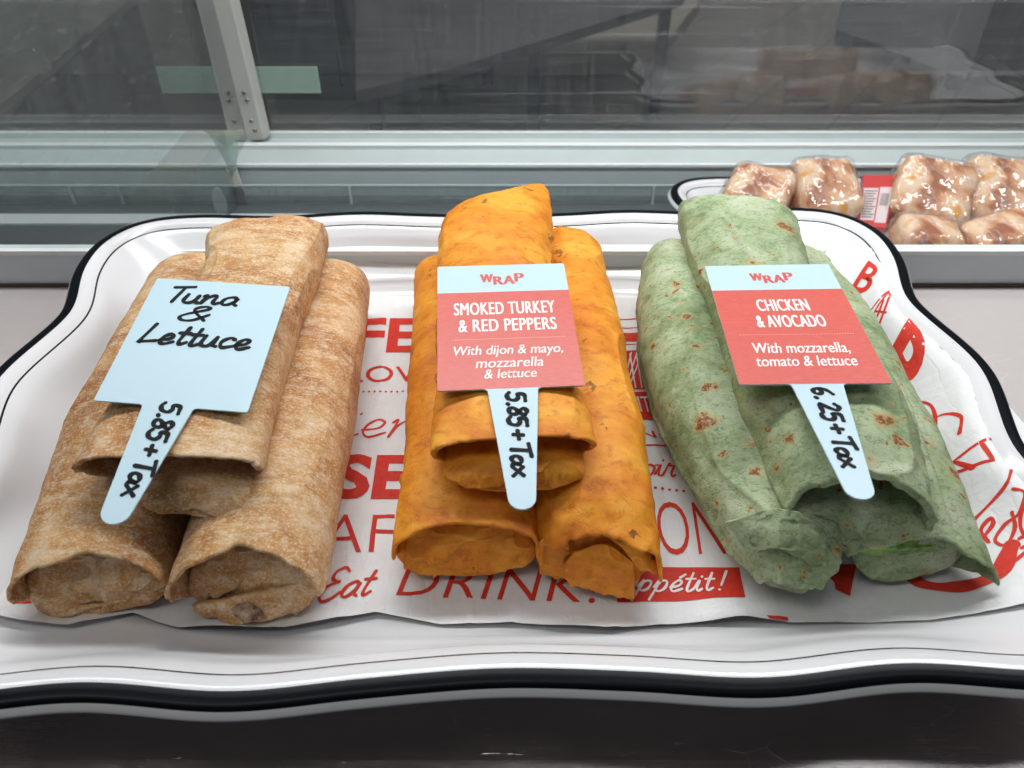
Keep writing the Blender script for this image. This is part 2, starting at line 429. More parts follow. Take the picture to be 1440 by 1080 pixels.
# front glass
V = []; zs = [(-2.0, 74.1), (6, 74.2), (14, 74.2), (22, 73.8), (30, 72.6), (38, 70.4), (46, 66.8), (52, 62.5)]
prof = catmull([(y, z) for z, y in zs], 30)
gl = empty('front_glass', (0, 74, -2), 'long dusty front glass of the serving case', 'glass pane')
V = [(xx, y, z) for y, z in prof for xx in (-130, 130)]
mesh('pane', V, grid_faces(30, 2), M['glass'], gl)

# divider glass: a real 6 mm pane seen at an angle
dv = empty('divider_glass', (-25.2, 66, -5.4), 'greenish glass divider standing across the case at left', 'glass pane')
prof = [(64.5, -5.4), (67.8, -5.4), (67.95, -2.2), (74.0, -1.7), (73.9, 22), (70.5, 38), (62, 52), (10, 52), (14, 24), (30, 12.7), (40, 7.4), (50, 2.1), (60, -3.2)]
for name, xx in (('pane', -25.2),):
    mesh(name, [(xx, y, z) for y, z in prof], [tuple(range(len(prof)))], M['divider'], dv, False)
def ribbon_edge(pts, w0, w1, nm, mat, par):
    d = MB()
    for (a, b) in zip(pts[:-1], pts[1:]):
        dy, dz = b[0] - a[0], b[1] - a[1]; l = math.hypot(dy, dz); ny, nz = -dz / l * 0.06, dy / l * 0.06
        d.add([(w0, a[0], a[1]), (w1, a[0], a[1]), (w1, b[0], b[1]), (w0, b[0], b[1])], [(0, 1, 2, 3)])
        d.add([(w0, a[0] + ny, a[1] + nz), (w1, a[0] + ny, a[1] + nz), (w1, b[0] + ny, b[1] + nz), (w0, b[0] + ny, b[1] + nz)], [(0, 1, 2, 3)])
    return d.build(nm, mat, par)
ribbon_edge([(67.9, -2.1), (67.75, -5.3), (64.5, -5.4), (60, -3.2), (50, 2.1), (40, 7.4), (30, 12.7), (14, 24)], -25.5, -25.22, 'cut_edge', M['glass_edge'], dv)

# diagonal reflection in the divider glass, painted as sheer upright sheets
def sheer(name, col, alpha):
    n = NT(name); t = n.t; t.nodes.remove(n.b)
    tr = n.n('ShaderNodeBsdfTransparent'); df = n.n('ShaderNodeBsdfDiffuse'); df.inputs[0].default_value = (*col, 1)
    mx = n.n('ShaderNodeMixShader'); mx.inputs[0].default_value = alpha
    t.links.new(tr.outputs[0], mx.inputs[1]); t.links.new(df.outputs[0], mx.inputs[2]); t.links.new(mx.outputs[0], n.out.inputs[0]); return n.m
M['sheer'] = sheer('pale_reflection', (0.70, 0.67, 0.54), 0.48)
M['sheer_green'] = sheer('green_reflection_and_plate', (0.50, 0.68, 0.58), 0.36)  # green part of the painted reflection, shared with the clamp plate
sg = empty('reflection_band', (-30, 66, -5), 'pale slanting reflection in the divider glass, painted as sheer sheets', 'painted reflection')
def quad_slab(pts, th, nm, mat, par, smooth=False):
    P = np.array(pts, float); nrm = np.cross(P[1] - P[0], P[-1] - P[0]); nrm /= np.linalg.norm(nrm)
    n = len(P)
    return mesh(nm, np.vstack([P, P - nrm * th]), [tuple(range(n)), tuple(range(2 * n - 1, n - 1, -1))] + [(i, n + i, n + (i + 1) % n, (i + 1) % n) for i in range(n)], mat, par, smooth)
g = [px_at_Y(262, 183, 67.2), px_at_Y(345, 183, 67.2), px_at_Y(236, 302, 67.2), px_at_Y(162, 302, 67.2)]
quad_slab(g, 0.05, 'reflection_sheet', M['sheer'], sg)
g = [px_at_Y(308, 190, 67.0), px_at_Y(336, 190, 67.0), px_at_Y(332, 236, 67.0), px_at_Y(303, 300, 67.0), px_at_Y(234, 300, 67.0)]
quad_slab(g, 0.05, 'reflection_sheet', M['sheer_green'], sg)

# curved bracket post
po = empty('bracket_post', (-24, 72, -2), 'curved grey metal bracket post screwed to the rail', 'post')
def post_profile():
    A = np.array([(385, 226, -1.9), (352, 130, 8.2), (322, 40, 18.5), (306, 0, 24), (285, -60, 33)], float)
    return A
ax = catmull([(73.0, -1.9), (72.6, 8), (71.6, 17), (69.6, 26), (66.4, 35), (61.5, 44), (58, 49)], 24)
xo = catmull([(-24.4,), (-24.55,), (-24.6,), (-24.6,), (-24.6,), (-24.6,), (-24.6,)], 24)[:, 0]
V = []
for (y, z), cx in zip(ax, xo):
    for dx, dy in ((-0.75, -0.6), (0.75, -0.6), (0.9, -0.45), (1.15, 0.7), (-0.75, 0.7)):
        V.append((cx + dx, y + dy, z))
F = grid_faces(24, 5, True) + [(4, 3, 2, 1, 0)]
mesh('post_body', V, F, M['post'], po, False)
for z, yy, dx in ((2.6, 72.2, 0.0), (1.9, 72.22, 0.12), (-0.1, 72.35, 0.05), (-1.0, 72.35, 0.2)):
    n = 14; r = 0.22
    V = [(-24.45 + dx + r * cos(a * 2 * pi / n), yy + 0.02, z + r * sin(a * 2 * pi / n)) for a in range(n)]
    V += [(-24.45 + dx + r * .7 * cos(a * 2 * pi / n), yy - 0.10, z + r * .7 * sin(a * 2 * pi / n)) for a in range(n)]
    mesh('screw', V, [(i, (i + 1) % n, n + (i + 1) % n, n + i) for i in range(n)] + [tuple(range(n, 2 * n))], M['screw'], po)
st = MB(); st.box((-24.0, 73.75, 2.0), (-17.8, 73.95, 4.4))
tag(st.build('glass_clamp_plate', M['sheer_green'], bevel=0.05), 'small pale green plate on the glass beside the bracket post', 'plate')
# end of white corner trim by the divider foot
tr = MB(); V = [px_at_Y(333, 236, 66.8), px_at_Y(346, 274, 66.8), px_at_Y(340, 300, 66.8), px_at_Y(306, 300, 66.8)]
tag(quad_slab(V, 0.3, 'corner_trim', plain('cream_trim', (0.62, 0.62, 0.56), 0.4), None), 'cream corner trim at the foot of the divider glass', 'trim')
V = []
cdisc = px_at_z(309, 288, -4.6)
for k in range(24):
    a = k * 2 * pi / 24; V.append(cdisc + np.array([0.35 * cos(a), -0.5 * cos(a) * 0.2, 1.6 * sin(a)]) + np.array([0.25 * cos(a), 0, 0]))
tag(quad_slab(V, 0.25, 'suction_cap', plain('cloudy_plastic', (0.72, 0.76, 0.78), 0.35), None), 'small white oval plastic cap beside the divider foot', 'cap')

# ------------------------------------------------------------ shop seen through the glass
def tiles_mat():
    n = NT('shop_floor_tiles')
    br = n.n('ShaderNodeTexBrick'); n.t.links.new(n.co((1, 1, 1), (0, 0, 0.6)), br.inputs['Vector'])
    br.offset = 0.0; br.inputs['Scale'].default_value = 1 / 33.0; br.inputs['Mortar Size'].default_value = 0.012
    br.inputs['Brick Width'].default_value = 1; br.inputs['Row Height'].default_value = 1
    br.inputs['Color1'].default_value = (0.20, 0.18, 0.165, 1); br.inputs['Color2'].default_value = (0.17, 0.155, 0.145, 1); br.inputs['Mortar'].default_value = (0.06, 0.055, 0.05, 1)
    return n.p(Base_Color=n.mix(n.ramp(n.noise(n.co(), 0.03, 4), [(0.3, 0.0), (0.7, 0.4)]), br.outputs['Color'], (0.14, 0.12, 0.11)), Roughness=0.45)
d = MB(); d.box((-700, 80, -92), (700, 900, -90)); tag(d.build('shop_floor', tiles_mat()), kind='structure')
d = MB(); d.box((-700, 640, -90), (700, 650, 900)); tag(d.build('shop_wall', plain('shop_wall_paint', (0.62, 0.58, 0.57), 0.8)), kind='structure')
dk = plain('dark_cabinet', (0.028, 0.027, 0.034), 0.45); dk2 = plain('dark_cabinet_door', (0.05, 0.05, 0.062), 0.4)
cb = empty('dark_cabinet', (-75, 322, -90), 'dark cabinet with two doors beyond the front glass, left of centre', 'cabinet')
d = MB(); d.box((-125, 322, -90), (-8, 370, 60)); d.build('carcass', dk, cb)
for a, b in ((-122, -68), (-64, -11)):
    d = MB(); d.box((a, 319, -84), (b, 321.9, 56)); d.build('door', dk2, cb, bevel=0.4)
cb = empty('low_counter', (-250, 330, -90), 'low dark counter with pale top edge seen at far left through the glass', 'counter')
LOWC = cb
def obox(x0, y0, x1, y1, z0, z1, ang, piv):
    V = []
    for xx in (x0, x1):
        for yy in (y0, y1):
            for zz in (z0, z1):
                X = xx - piv[0]; Y_ = yy - piv[1]
                V.append((piv[0] + X * cos(ang) - Y_ * sin(ang), piv[1] + X * sin(ang) + Y_ * cos(ang), zz))
    return V, [(0, 1, 3, 2), (4, 6, 7, 5), (0, 4, 5, 1), (2, 3, 7, 6), (0, 2, 6, 4), (1, 5, 7, 3)]
def prism(pts, z0, z1, nm, mat, par):
    n = len(pts)
    return mesh(nm, [(p[0], p[1], z1) for p in pts] + [(p[0], p[1], z0) for p in pts], [tuple(range(n)), tuple(range(2 * n - 1, n - 1, -1))] + [(i, n + i, n + (i + 1) % n, (i + 1) % n) for i in range(n)], mat, par, False)
cp = [px_at_z(x, y, -30)[:2] for x, y in ((190, -6), (0, 148), (-260, 150), (-260, -80), (150, -80))]
prism(cp, -90, -32, 'carcass', plain('counter_side', (0.05, 0.046, 0.045), 0.6), LOWC)
prism(cp, -31.8, -30, 'top', plain('counter_top', (0.26, 0.235, 0.22), 0.45), LOWC)
tb = empty('shop_table', (20, 350, -90), 'dark shop table on slim legs over a pale plinth, seen through the glass', 'table')
tp = [px_at_z(x, y, -42)[:2] for x, y in ((500, 128), (620, 100), (960, -4), (1010, -90), (500, -90))]
prism(tp, -45, -42, 'table_top', plain('table_grey', (0.10, 0.095, 0.10), 0.5), tb)
for x, y in ((752, 60), (520, 118), (940, -6)):
    p = px_at_z(x, y, -45.1); d = MB(); d.box((p[0] - 2, p[1] + 1, -90), (p[0] + 2, p[1] + 5, -45.1)); d.build('leg', dk, tb)
pl = [px_at_z(x, y, -84)[:2] for x, y in ((590, 147), (905, 147), (905, 96), (985, 0), (960, -50), (600, -50))]
tag(prism(pl, -90, -84, 'pale_plinth', plain('plinth_beige', (0.36, 0.33, 0.28), 0.55), None), 'low beige plinth on the shop floor under the dark table', 'plinth')
bx = empty('pale_box', (190, 380, -90), 'large pale lilac grey box standing on short feet, top right beyond the glass', 'box')
bw = plain('box_pale', (0.34, 0.335, 0.36), 0.5)
bp = [px_at_z(x, y, -82)[:2] for x, y in ((1175, 40), (1358, 112), (1402, -12))]
bp.append(bp[0] + bp[2] - bp[1])
prism(bp, -82, 0, 'box_body', bw, bx)
for p in bp:
    c = np.mean(bp, 0); q = p + (c - p) * 0.12; d = MB(); d.box((q[0] - 3, q[1] - 3, -90), (q[0] + 3, q[1] + 3, -82.1)); d.build('foot', dk, bx)
cb = empty('brown_cabinet', (240, 340, -90), 'reddish brown cabinet side at the top right beyond the glass', 'cabinet')
d = MB(); d.box((222, 345, -90), (330, 400, 10)); d.build('carcass', plain('brown_wood', (0.09, 0.035, 0.03), 0.5), cb, bevel=0.5)
d = MB(); d.box((226, 342.5, -86), (326, 344.8, 4)); d.build('door', plain('brown_wood_door', (0.13, 0.05, 0.04), 0.45), cb, bevel=0.5)

# ------------------------------------------------------------ enamel trays
def tray_loop(N=360, sx=1.0, sy=1.0):
    q = [(0, 16.0), (4.6, 16.25), (9.0, 16.6), (14.0, 16.15), (19.0, 16.55), (22.4, 15.9), (24.1, 13.6), (24.2, 10.4), (23.3, 6.8), (23.3, 5.0), (24.2, 1.6), (24.4, 0)]
    up = q[::-1]
    pts = [(x, y) for x, y in up]                       # right middle -> top centre
    pts += [(-x, y) for x, y in q[1:]]                  # top centre -> left middle
    pts += [(-x, -y) for x, y in up[1:]]
    pts += [(x, -y) for x, y in q[1:-1]]
    P = catmull(pts, N * 2, True)
    seg = np.linalg.norm(np.roll(P, -1, 0) - P, axis=1)
    s = np.concatenate([[0], np.cumsum(seg)]); Pc = np.vstack([P, P[:1]])
    tt = np.arange(N) / N * s[-1]
    P = np.stack([np.interp(tt, s, Pc[:, 0]), np.interp(tt, s, Pc[:, 1])], 1)
    for _ in range(3): P = (np.roll(P, 1, 0) + 2 * P + np.roll(P, -1, 0)) / 4
    return P * np.array([sx, sy])
def make_tray(name, label, cx, cy, z0, rot, sx, sy, cut=None):
    N = 360
    P = tray_loop(N, sx, sy)
    T = np.roll(P, -1, 0) - np.roll(P, 1, 0); T /= np.linalg.norm(T, axis=1)[:, None]
    nrm = np.stack([T[:, 1], -T[:, 0]], 1)              # outward for a counter-clockwise loop
    if (nrm * P).sum() < 0: nrm = -nrm
    Q = P.copy()
    for _ in range(900): Q = (np.roll(Q, 1, 0) + 2 * Q + np.roll(Q, -1, 0)) / 4
    hx, hy = abs(P[:, 0]).max(), abs(P[:, 1]).max()
    Q = Q * np.array([(hx - 3.9) / abs(Q[:, 0]).max(), (hy - 3.7) / abs(Q[:, 1]).max()])
    sg = np.sign(Q); e = 0.93
    def ring(dd, z):
        f = min(max((dd - 1.2) / (3.7 - 1.2), 0), 1)
        A = P - nrm * min(dd, 1.6)
        B = Q + (P - Q) * max(0.0, (3.7 - dd)) / 3.7
        f = f * f * (3 - 2 * f)
        R = A * (1 - f) + B * f
        return np.column_stack([R, np.full(N, z)])
    c, s_ = cos(rot), sin(rot)
    def place(R):
        X = R[:, 0] * c - R[:, 1] * s_ + cx; Y = R[:, 0] * s_ + R[:, 1] * c + cy
        z = R[:, 2] + z0 + 0.05 * np.sin(np.arctan2(R[:, 1], R[:, 0]) * 4) * (R[:, 2] > 2)
        return np.column_stack([X, Y, z])
    root = empty(name, (cx, cy, z0), label, 'tray')
    def band(nm, prof, mat, par, close=None):
        V = np.vstack([place(ring(dd, z)) for dd, z in prof]); F = grid_faces(len(prof), N, True)
        if close is not None:
            k = (len(prof) - 1) * N if close == 'end' else 0
            c0 = place(np.array([[0, 0, prof[-1 if close == 'end' else 0][1]]]))
            # concentric fill towards the centre
            base = V[k:k + N].copy(); idx = len(V); prev = k
            for f in (0.8, 0.6, 0.4, 0.2):
                V = np.vstack([V, c0 + (base - c0) * f])
                F += [(prev + i, prev + (i + 1) % N, idx + (i + 1) % N, idx + i) for i in range(N)]
                prev = idx; idx += N
            V = np.vstack([V, c0]); F += [(prev + i, prev + (i + 1) % N, len(V) - 1) for i in range(N)]
        return mesh(nm, V, F, mat, par), V, F
    dish, DV, DF = band('dish', [(0.90, 3.07), (1.3, 2.86), (1.9, 2.48), (2.4, 2.0), (2.8, 1.42), (3.1, 1.05), (3.4, 0.80), (3.7, 0.66), (4.1, 0.6)], M['enamel'], root, 'end')
    band('pinstripe', [(0.82, 3.12), (0.90, 3.07)], M['black_enamel'], root)
    _, RV, RF = band('rim', [(0.10, 3.41), (0.22, 3.41), (0.4, 3.39), (0.6, 3.30), (0.82, 3.12)], M['enamel'], root)
    band('rim_band', [(0.10, 3.41), (-0.1, 3.42), (-0.3, 3.41), (-0.44, 3.37), (-0.51, 3.30), (-0.53, 3.20)], M['black_enamel'], root)
    band('foot', [(-0.53, 3.20), (-0.70, 3.03), (-0.72, 2.93), (-0.60, 2.80), (-0.3, 2.55), (0.2, 2.5), (0.9, 2.6), (1.6, 2.3), (2.4, 1.4), (3.2, 0.3), (3.8, 0.0), (4.4, 0.0)], M['enamel'], root)
    return root, DV, DF
TRAY_ROT = radians(1.4)
tray, TV, TF = make_tray('serving_tray', 'large white enamel tray with wavy black rim holding all the wraps', -0.9, 30.25, 0.42, TRAY_ROT, 1.0, 1.0)
tray_bvh = BVHTree.FromPolygons([Vector(v) for v in TV], TF)
tray2, _, _ = make_tray('sandwich_tray', 'second white enamel tray behind, holding film wrapped sandwiches', 34.9, 54.2, -5.45, 0.0, 0.86, 0.62)

def drop(bvh, x, y, default):
    h = bvh.ray_cast(Vector((x, y, 60)), Vector((0, 0, -1)))
    return h[0].z if h[0] is not None else default

# ------------------------------------------------------------ printed paper liner
front = [(-22.2, 18.6), (-20.2, 17.6), (-18.9, 17.35), (-17.2, 17.3), (-15.1, 18.2), (-13.1, 17.5), (-9.0, 17.5), (-5.4, 18.3), (-2.8, 17.8), (0, 17.85), (3.9, 17.5), (5.6, 17.75), (9.0, 17.9), (11, 17.6), (16.2, 17.5), (20.4, 17.9), (22.0, 18.4), (24.5, 20.0)]
fx, fy = zip(*front)
redge = [(19.0, 24.2), (26.4, 23.75), (28.8, 23.45), (32.2, 23.1), (36.7, 22.6), (40.0, 22.6), (43.3, 20.9)]
NX, NY = 240, 130
PV = np.zeros((NY, NX, 3))
for j in range(NY):
    v = j / (NY - 1)
    for i in range(NX):
        u = i / (NX - 1)
        y0 = 17.5; y1 = 41.0
        yy = y0 + (y1 - y0) * v
        xr = np.interp(yy, [a for a, b in redge], [b for a, b in redge])
        xl = -20.3 - 1.7 * math.sin(v * 3) * 0.4
        x = xl + (xr - xl) * u
        yf = np.interp(x, fx, fy); yb = 41.0 + 0.15 * sin(x * 0.7) + np.interp(x, [14, 19, 21, 23], [0, 1.6, 2.5, 1.4])
        y = yf + (yb - yf) * v
        PV[j, i, 0], PV[j, i, 1] = x, y
for j in range(NY):
    for i in range(NX):
        PV[j, i, 2] = drop(tray_bvh, PV[j, i, 0], PV[j, i, 1], 3.4)
Zs = PV[:, :, 2]
for _ in range(14):
    Zs[1:-1, 1:-1] = np.maximum(Zs[1:-1, 1:-1], 0.25 * (Zs[:-2, 1:-1] + Zs[2:, 1:-1] + Zs[1:-1, :-2] + Zs[1:-1, 2:]))
q = PV * np.array([0.55, 0.18, 0])
cr = 0.5 * ridge(q, 3) + 0.35 * ridge(PV * np.array([0.25, 0.7, 0]), 9) + 0.25 * (fbm(PV * np.array([0.9, 0.7, 0]), 4) + 1)
edge_v = np.linspace(0, 1, NY)[:, None] * np.ones((1, NX))
curl = np.exp(-edge_v / 0.035) * (0.22 + 0.25 * vnoise(np.stack([PV[..., 0] * 0.35, 0 * PV[..., 0], 0 * PV[..., 0]], -1), 5))
curl = curl.clip(0, 1)
PV[:, :, 2] = Zs + 0.06 + 0.13 * cr.clip(0, 1.2) + curl * 0.8
paper = empty('paper_liner', (0, 29, 1.1), 'white greaseproof paper liner printed with red cafe words, lining the large tray', 'paper')
PF = grid_faces(NY, NX)
mesh('paper_sheet', PV.reshape(-1, 3), PF, M['paper'], paper)
paper_bvh = BVHTree.FromPolygons([Vector(v) for v in PV.reshape(-1, 3)], PF)

# ------------------------------------------------------------ lettering
def glyphs(s, bold=0.0, shear=0.0, spacing=1.0):
    """outline mesh of a string in the built-in font, scaled to a unit box"""
    cu = bpy.data.curves.new('tmp', 'FONT'); cu.body = s; cu.size = 1.0; cu.offset = bold; cu.shear = shear; cu.space_character = spacing
    cu.resolution_u = 4; cu.fill_mode = 'FRONT'
    ob = bpy.data.objects.new('tmp', cu); COL.objects.link(ob)
    dg = bpy.context.evaluated_depsgraph_get(); dg.update()
    me = bpy.data.meshes.new_from_object(ob.evaluated_get(dg))
    V = np.array([v.co[:2] for v in me.vertices]); F = [tuple(p.vertices) for p in me.polygons]
    bpy.data.objects.remove(ob); bpy.data.curves.remove(cu); bpy.data.meshes.remove(me)
    V = (V - V.min(0)) / (V.max(0) - V.min(0))
    return V, F
def ribbon(P, wd):
    """2-D stroke with round ends"""
    P = np.asarray(P, float)
    keep = [0] + [i for i in range(1, len(P)) if np.linalg.norm(P[i] - P[i - 1]) > 1e-5]
    P = P[keep]
    if len(P) < 2: P = np.vstack([P, P + np.array([wd * 0.1, 0])])
    T = np.gradient(P, axis=0); T /= np.linalg.norm(T, axis=1)[:, None] + 1e-9
    Nn = np.stack([-T[:, 1], T[:, 0]], 1)
    wv = wd * (1 + 0.16 * np.sin(np.arange(len(P)) * 0.37 + P[0][0] * 3))[:, None]
    L, R = P + Nn * wv / 2, P - Nn * wv / 2
    n = len(P); V = list(L) + list(R); F = [(i, i + 1, n + i + 1, n + i) for i in range(n - 1)]
    for e, sgn in ((0, -1), (n - 1, 1)):
        c = P[e]; a0 = math.atan2(Nn[e][1], Nn[e][0]); k0 = len(V)
        arc = [a0 + (-sgn) * pi * k / 6 for k in range(7)]
        V += [c + wd / 2 * np.array([cos(a), sin(a)]) for a in arc]
        F.append(tuple(range(k0, k0 + 7)))
    return np.array(V), F
SG = {
 'a': (.52, [[(.42, .40), (.30, .50), (.12, .42), (.06, .20), (.16, .02), (.32, .08), (.42, .30), (.43, .45), (.42, .12), (.52, .02)]]),
 'c': (.45, [[(.38, .42), (.25, .50), (.10, .38), (.06, .18), (.18, .01), (.42, .10)]]),
 'e': (.46, [[(.04, .18), (.28, .26), (.34, .42), (.22, .50), (.09, .36), (.07, .14), (.20, .0), (.44, .12)]]),
 'é': (.46, [[(.04, .18), (.28, .26), (.34, .42), (.22, .50), (.09, .36), (.07, .14), (.20, .0), (.44, .12)], [(.22, .62), (.36, .78)]]),
 'g': (.52, [[(.40, .40), (.28, .50), (.10, .42), (.06, .20), (.16, .04), (.34, .10), (.42, .46), (.42, .1), (.38, -.32), (.20, -.42), (.06, -.28), (.2, -.1), (.55, .1)]]),
 'i': (.28, [[(.0, .08), (.10, .48), (.10, .14), (.18, .0), (.28, .08)], [(.13, .66), (.14, .68)]]),
 'n': (.56, [[(.02, .42), (.09, .48), (.08, .0)], [(.08, .05), (.14, .34), (.28, .49), (.38, .42), (.38, .14), (.46, .0), (.56, .08)]]),
 'o': (.50, [[(.25, .50), (.08, .38), (.08, .12), (.25, .0), (.40, .14), (.40, .38), (.25, .50), (.34, .42), (.5, .46)]]),
 'r': (.40, [[(.0, .1), (.10, .54), (.16, .44), (.28, .44), (.26, .14), (.32, .0), (.4, .06)]]),
 't': (.36, [[(.16, .85), (.14, .18), (.22, .0), (.36, .10)], [(.0, .55), (.30, .56)]]),
 'p': (.54, [[(.02, .2), (.12, .50), (.08, -.42)], [(.09, .30), (.20, .48), (.38, .44), (.40, .16), (.26, .0), (.10, .08)]]),
 'u': (.54, [[(.06, .5), (.06, .14), (.18, .0), (.34, .08), (.40, .46)], [(.40, .46), (.40, .1), (.52, .02)]]),
 'x': (.50, [[(.04, .5), (.44, .0)], [(.42, .5), (.06, .0)]]),
 'T': (.50, [[(.0, .88), (.56, .98)], [(.30, .92), (.27, .0)]]),
 'L': (.55, [[(.14, .95), (.06, .06), (.12, .04), (.50, .12)]]),
 'E': (.62, [[(.52, .86), (.36, .98), (.16, .88), (.16, .66), (.34, .54), (.40, .54)], [(.34, .54), (.10, .42), (.04, .18), (.20, .0), (.42, .04), (.60, .2)]]),
 'C': (.62, [[(.40, .74), (.58, .88), (.44, 1.0), (.16, .82), (.04, .42), (.14, .06), (.36, .0), (.6, .2)]]),
 '&': (.66, [[(.60, .06), (.22, .62), (.22, .88), (.38, .96), (.46, .80), (.12, .42), (.04, .18), (.18, .0), (.38, .06), (.58, .44)]]),
 '5': (.50, [[(.44, .96), (.12, .92), (.09, .56), (.28, .60), (.42, .40), (.36, .10), (.16, .0), (.02, .12)]]),
 '8': (.50, [[(.40, .84), (.22, .96), (.08, .80), (.20, .56), (.38, .34), (.32, .06), (.12, .04), (.06, .26), (.24, .52), (.40, .72), (.40, .84)]]),
 '2': (.52, [[(.06, .80), (.22, .96), (.38, .82), (.30, .50), (.06, .06), (.10, .04), (.46, .06)]]),
 '6': (.50, [[(.38, .94), (.16, .70), (.06, .34), (.14, .04), (.32, .02), (.40, .22), (.28, .42), (.10, .30)]]),
 '.': (.26, [[(.10, .02), (.14, .06)]]),
 '+': (.56, [[(.06, .40), (.46, .44)], [(.27, .66), (.25, .18)]]),
 '!': (.24, [[(.14, .95), (.10, .25)], [(.08, .0), (.09, .02)]]),
 '(': (.3, [[(.28, 1.05), (.08, .7), (.05, .3), (.22, -.15)]]),
 ')': (.3, [[(.02, 1.05), (.22, .7), (.25, .3), (.08, -.15)]]),
 ' ': (.14, []),
}
def strokes(s, slant=0.0, jitter=0.0, seed=1):
    rnd = random.Random(seed); x = 0; out = []
    for ch in s:
        adv, st = SG[ch]
        dy = rnd.uniform(-jitter, jitter)
        for sk in st:
            P = np.array(sk, float)
            P = catmull(P, max(6, 7 * len(P))) if len(P) > 2 else np.linspace(P[0], P[-1], 6)
            P[:, 0] += x + slant * P[:, 1]; P[:, 1] += dy
            out.append(P)
        x += adv
    A = np.vstack(out)
    # unit box: x over the drawn extent, y left so that baseline = 0 and cap height = 1
    x0, x1 = A[:, 0].min(), A[:, 0].max()
    return [np.column_stack([(P[:, 0] - x0) / (x1 - x0), P[:, 1]]) for P in out]

AUTO = []
class Print:
    """flat print laid on a surface given by f(x, y) -> world point"""
    def __init__(s, surf): s.V, s.F, s.surf, s.k = [], [], surf, 0
    def add2d(s, V, F, maxlen=0.35):
        bm = bmesh.new()
        vs = [bm.verts.new((v[0], v[1], 0)) for v in V]
        for f in F:
            try: bm.faces.new([vs[i] for i in f])
            except ValueError: pass
        bmesh.ops.triangulate(bm, faces=bm.faces[:])
        for _ in range(4):
            lg = [e for e in bm.edges if e.calc_length() > maxlen]
            if not lg: break
            bmesh.ops.subdivide_edges(bm, edges=lg, cuts=1)
            bmesh.ops.triangulate(bm, faces=[f for f in bm.faces if len(f.verts) > 3])
        o = len(s.V); s.k += 1
        bm.verts.index_update()
        s.V += [s.surf(v.co.x, v.co.y, s.k) for v in bm.verts]
        s.F += [tuple(o + v.index for v in f.verts) for f in bm.faces]
        bm.free()
    def build(s, name, mat, parent): return mesh(name, s.V, s.F, mat, parent, True)

def on_paper(x, y, k=0):
    return (x, y, drop(paper_bvh, x, y, 3.6) + 0.022 + 0.0015 * (k % 9))
def quad_map(quad, z=1.25):
    """TL,TR,BR,BL image pixels -> bilinear map from unit box (y up) to the plan of the paper"""
    Q = [px_at_z(a[0], a[1], a[2] if len(a) > 2 else z)[:2] for a in quad]
    def m(P):
        P = np.asarray(P, float); u, v = P[:, :1], P[:, 1:2]
        return (1 - u) * v * Q[0] + u * v * Q[1] + u * (1 - v) * Q[2] + (1 - u) * (1 - v) * Q[3]
    return m
pr = Print(on_paper); pw = Print(lambda x, y, k=0: (x, y, on_paper(x, y, k)[2] + 0.03))
def flush(nm, tgt=None):
    t = tgt or pr
    if t.V: t.build(nm, M['paper_print'] if t is pw else M['ink'], paper); t.V, t.F = [], []
def p_text(s, quad, bold=0.0, pz=1.25, tgt=None, shear=0.0, spacing=1.0):
    V, F = glyphs(s, bold, shear, spacing); (tgt or pr).add2d(quad_map(quad, pz)(V), F); flush('printed_word', tgt)
def p_script(s, quad, wd, pz=1.25, tgt=None, slant=0.25):
    m = quad_map(quad, pz)
    for P in strokes(s, slant):
        V, F = ribbon(m(P), wd); (tgt or pr).add2d(V, F)
    flush('printed_word', tgt)
def p_poly(pts, pz=1.25, tgt=None):
    P = np.array([px_at_z(a[0], a[1], a[2] if len(a) > 2 else pz)[:2] for a in pts]); (tgt or pr).add2d(P, [tuple(range(len(P)))]); flush('printed_shape', tgt)
def p_line(pts, wd, pz=1.25, tgt=None, curve=False):
    P = np.array([px_at_z(a[0], a[1], a[2] if len(a) > 2 else pz)[:2] for a in pts])
    P = catmull(P, 10 * len(P)) if curve else np.vstack([np.linspace(P[i], P[i + 1], 8) for i in range(len(P) - 1)])
    V, F = ribbon(P, wd); (tgt or pr).add2d(V, F); flush('printed_line', tgt)
def p_dots(a, b, n, wd, pz=1.25):
    for k in range(n):
        f = k / (n - 1); c = px_at_z(a[0] + (b[0] - a[0]) * f, a[1] + (b[1] - a[1]) * f, pz)[:2]
        pr.add2d([c + wd / 2 * np.array([cos(t * pi / 5), sin(t * pi / 5)]) for t in range(10)], [tuple(range(10))])
    flush('dotted_line')

p_text('FEE', [(503, 446), (640, 446), (636, 494), (496, 494)], 0.03)
p_text('LOVE', [(492, 513), (612, 513), (612, 536), (488, 536)], 0.0)
p_dots((487, 549), (590, 549), 14, 0.13)
p_script('ien', [(488, 566), (594, 566), (588, 612), (478, 612)], 0.13)
p_text('SER', [(476, 637), (655, 637), (650, 700), (464, 700)], 0.035)
p_text('AFE', [(458, 722), (600, 722), (600, 774), (446, 776)], -0.012)
p_script('Eat', [(462, 797), (534, 795), (522, 834), (446, 846)], 0.14)
p_text('DRINK!', [(574, 792), (846, 800), (836, 848), (556, 836)], -0.006, spacing=1.05)
p_text('BREAD', [(60, 790), (268, 782), (248, 838), (24, 862)], 0.03)
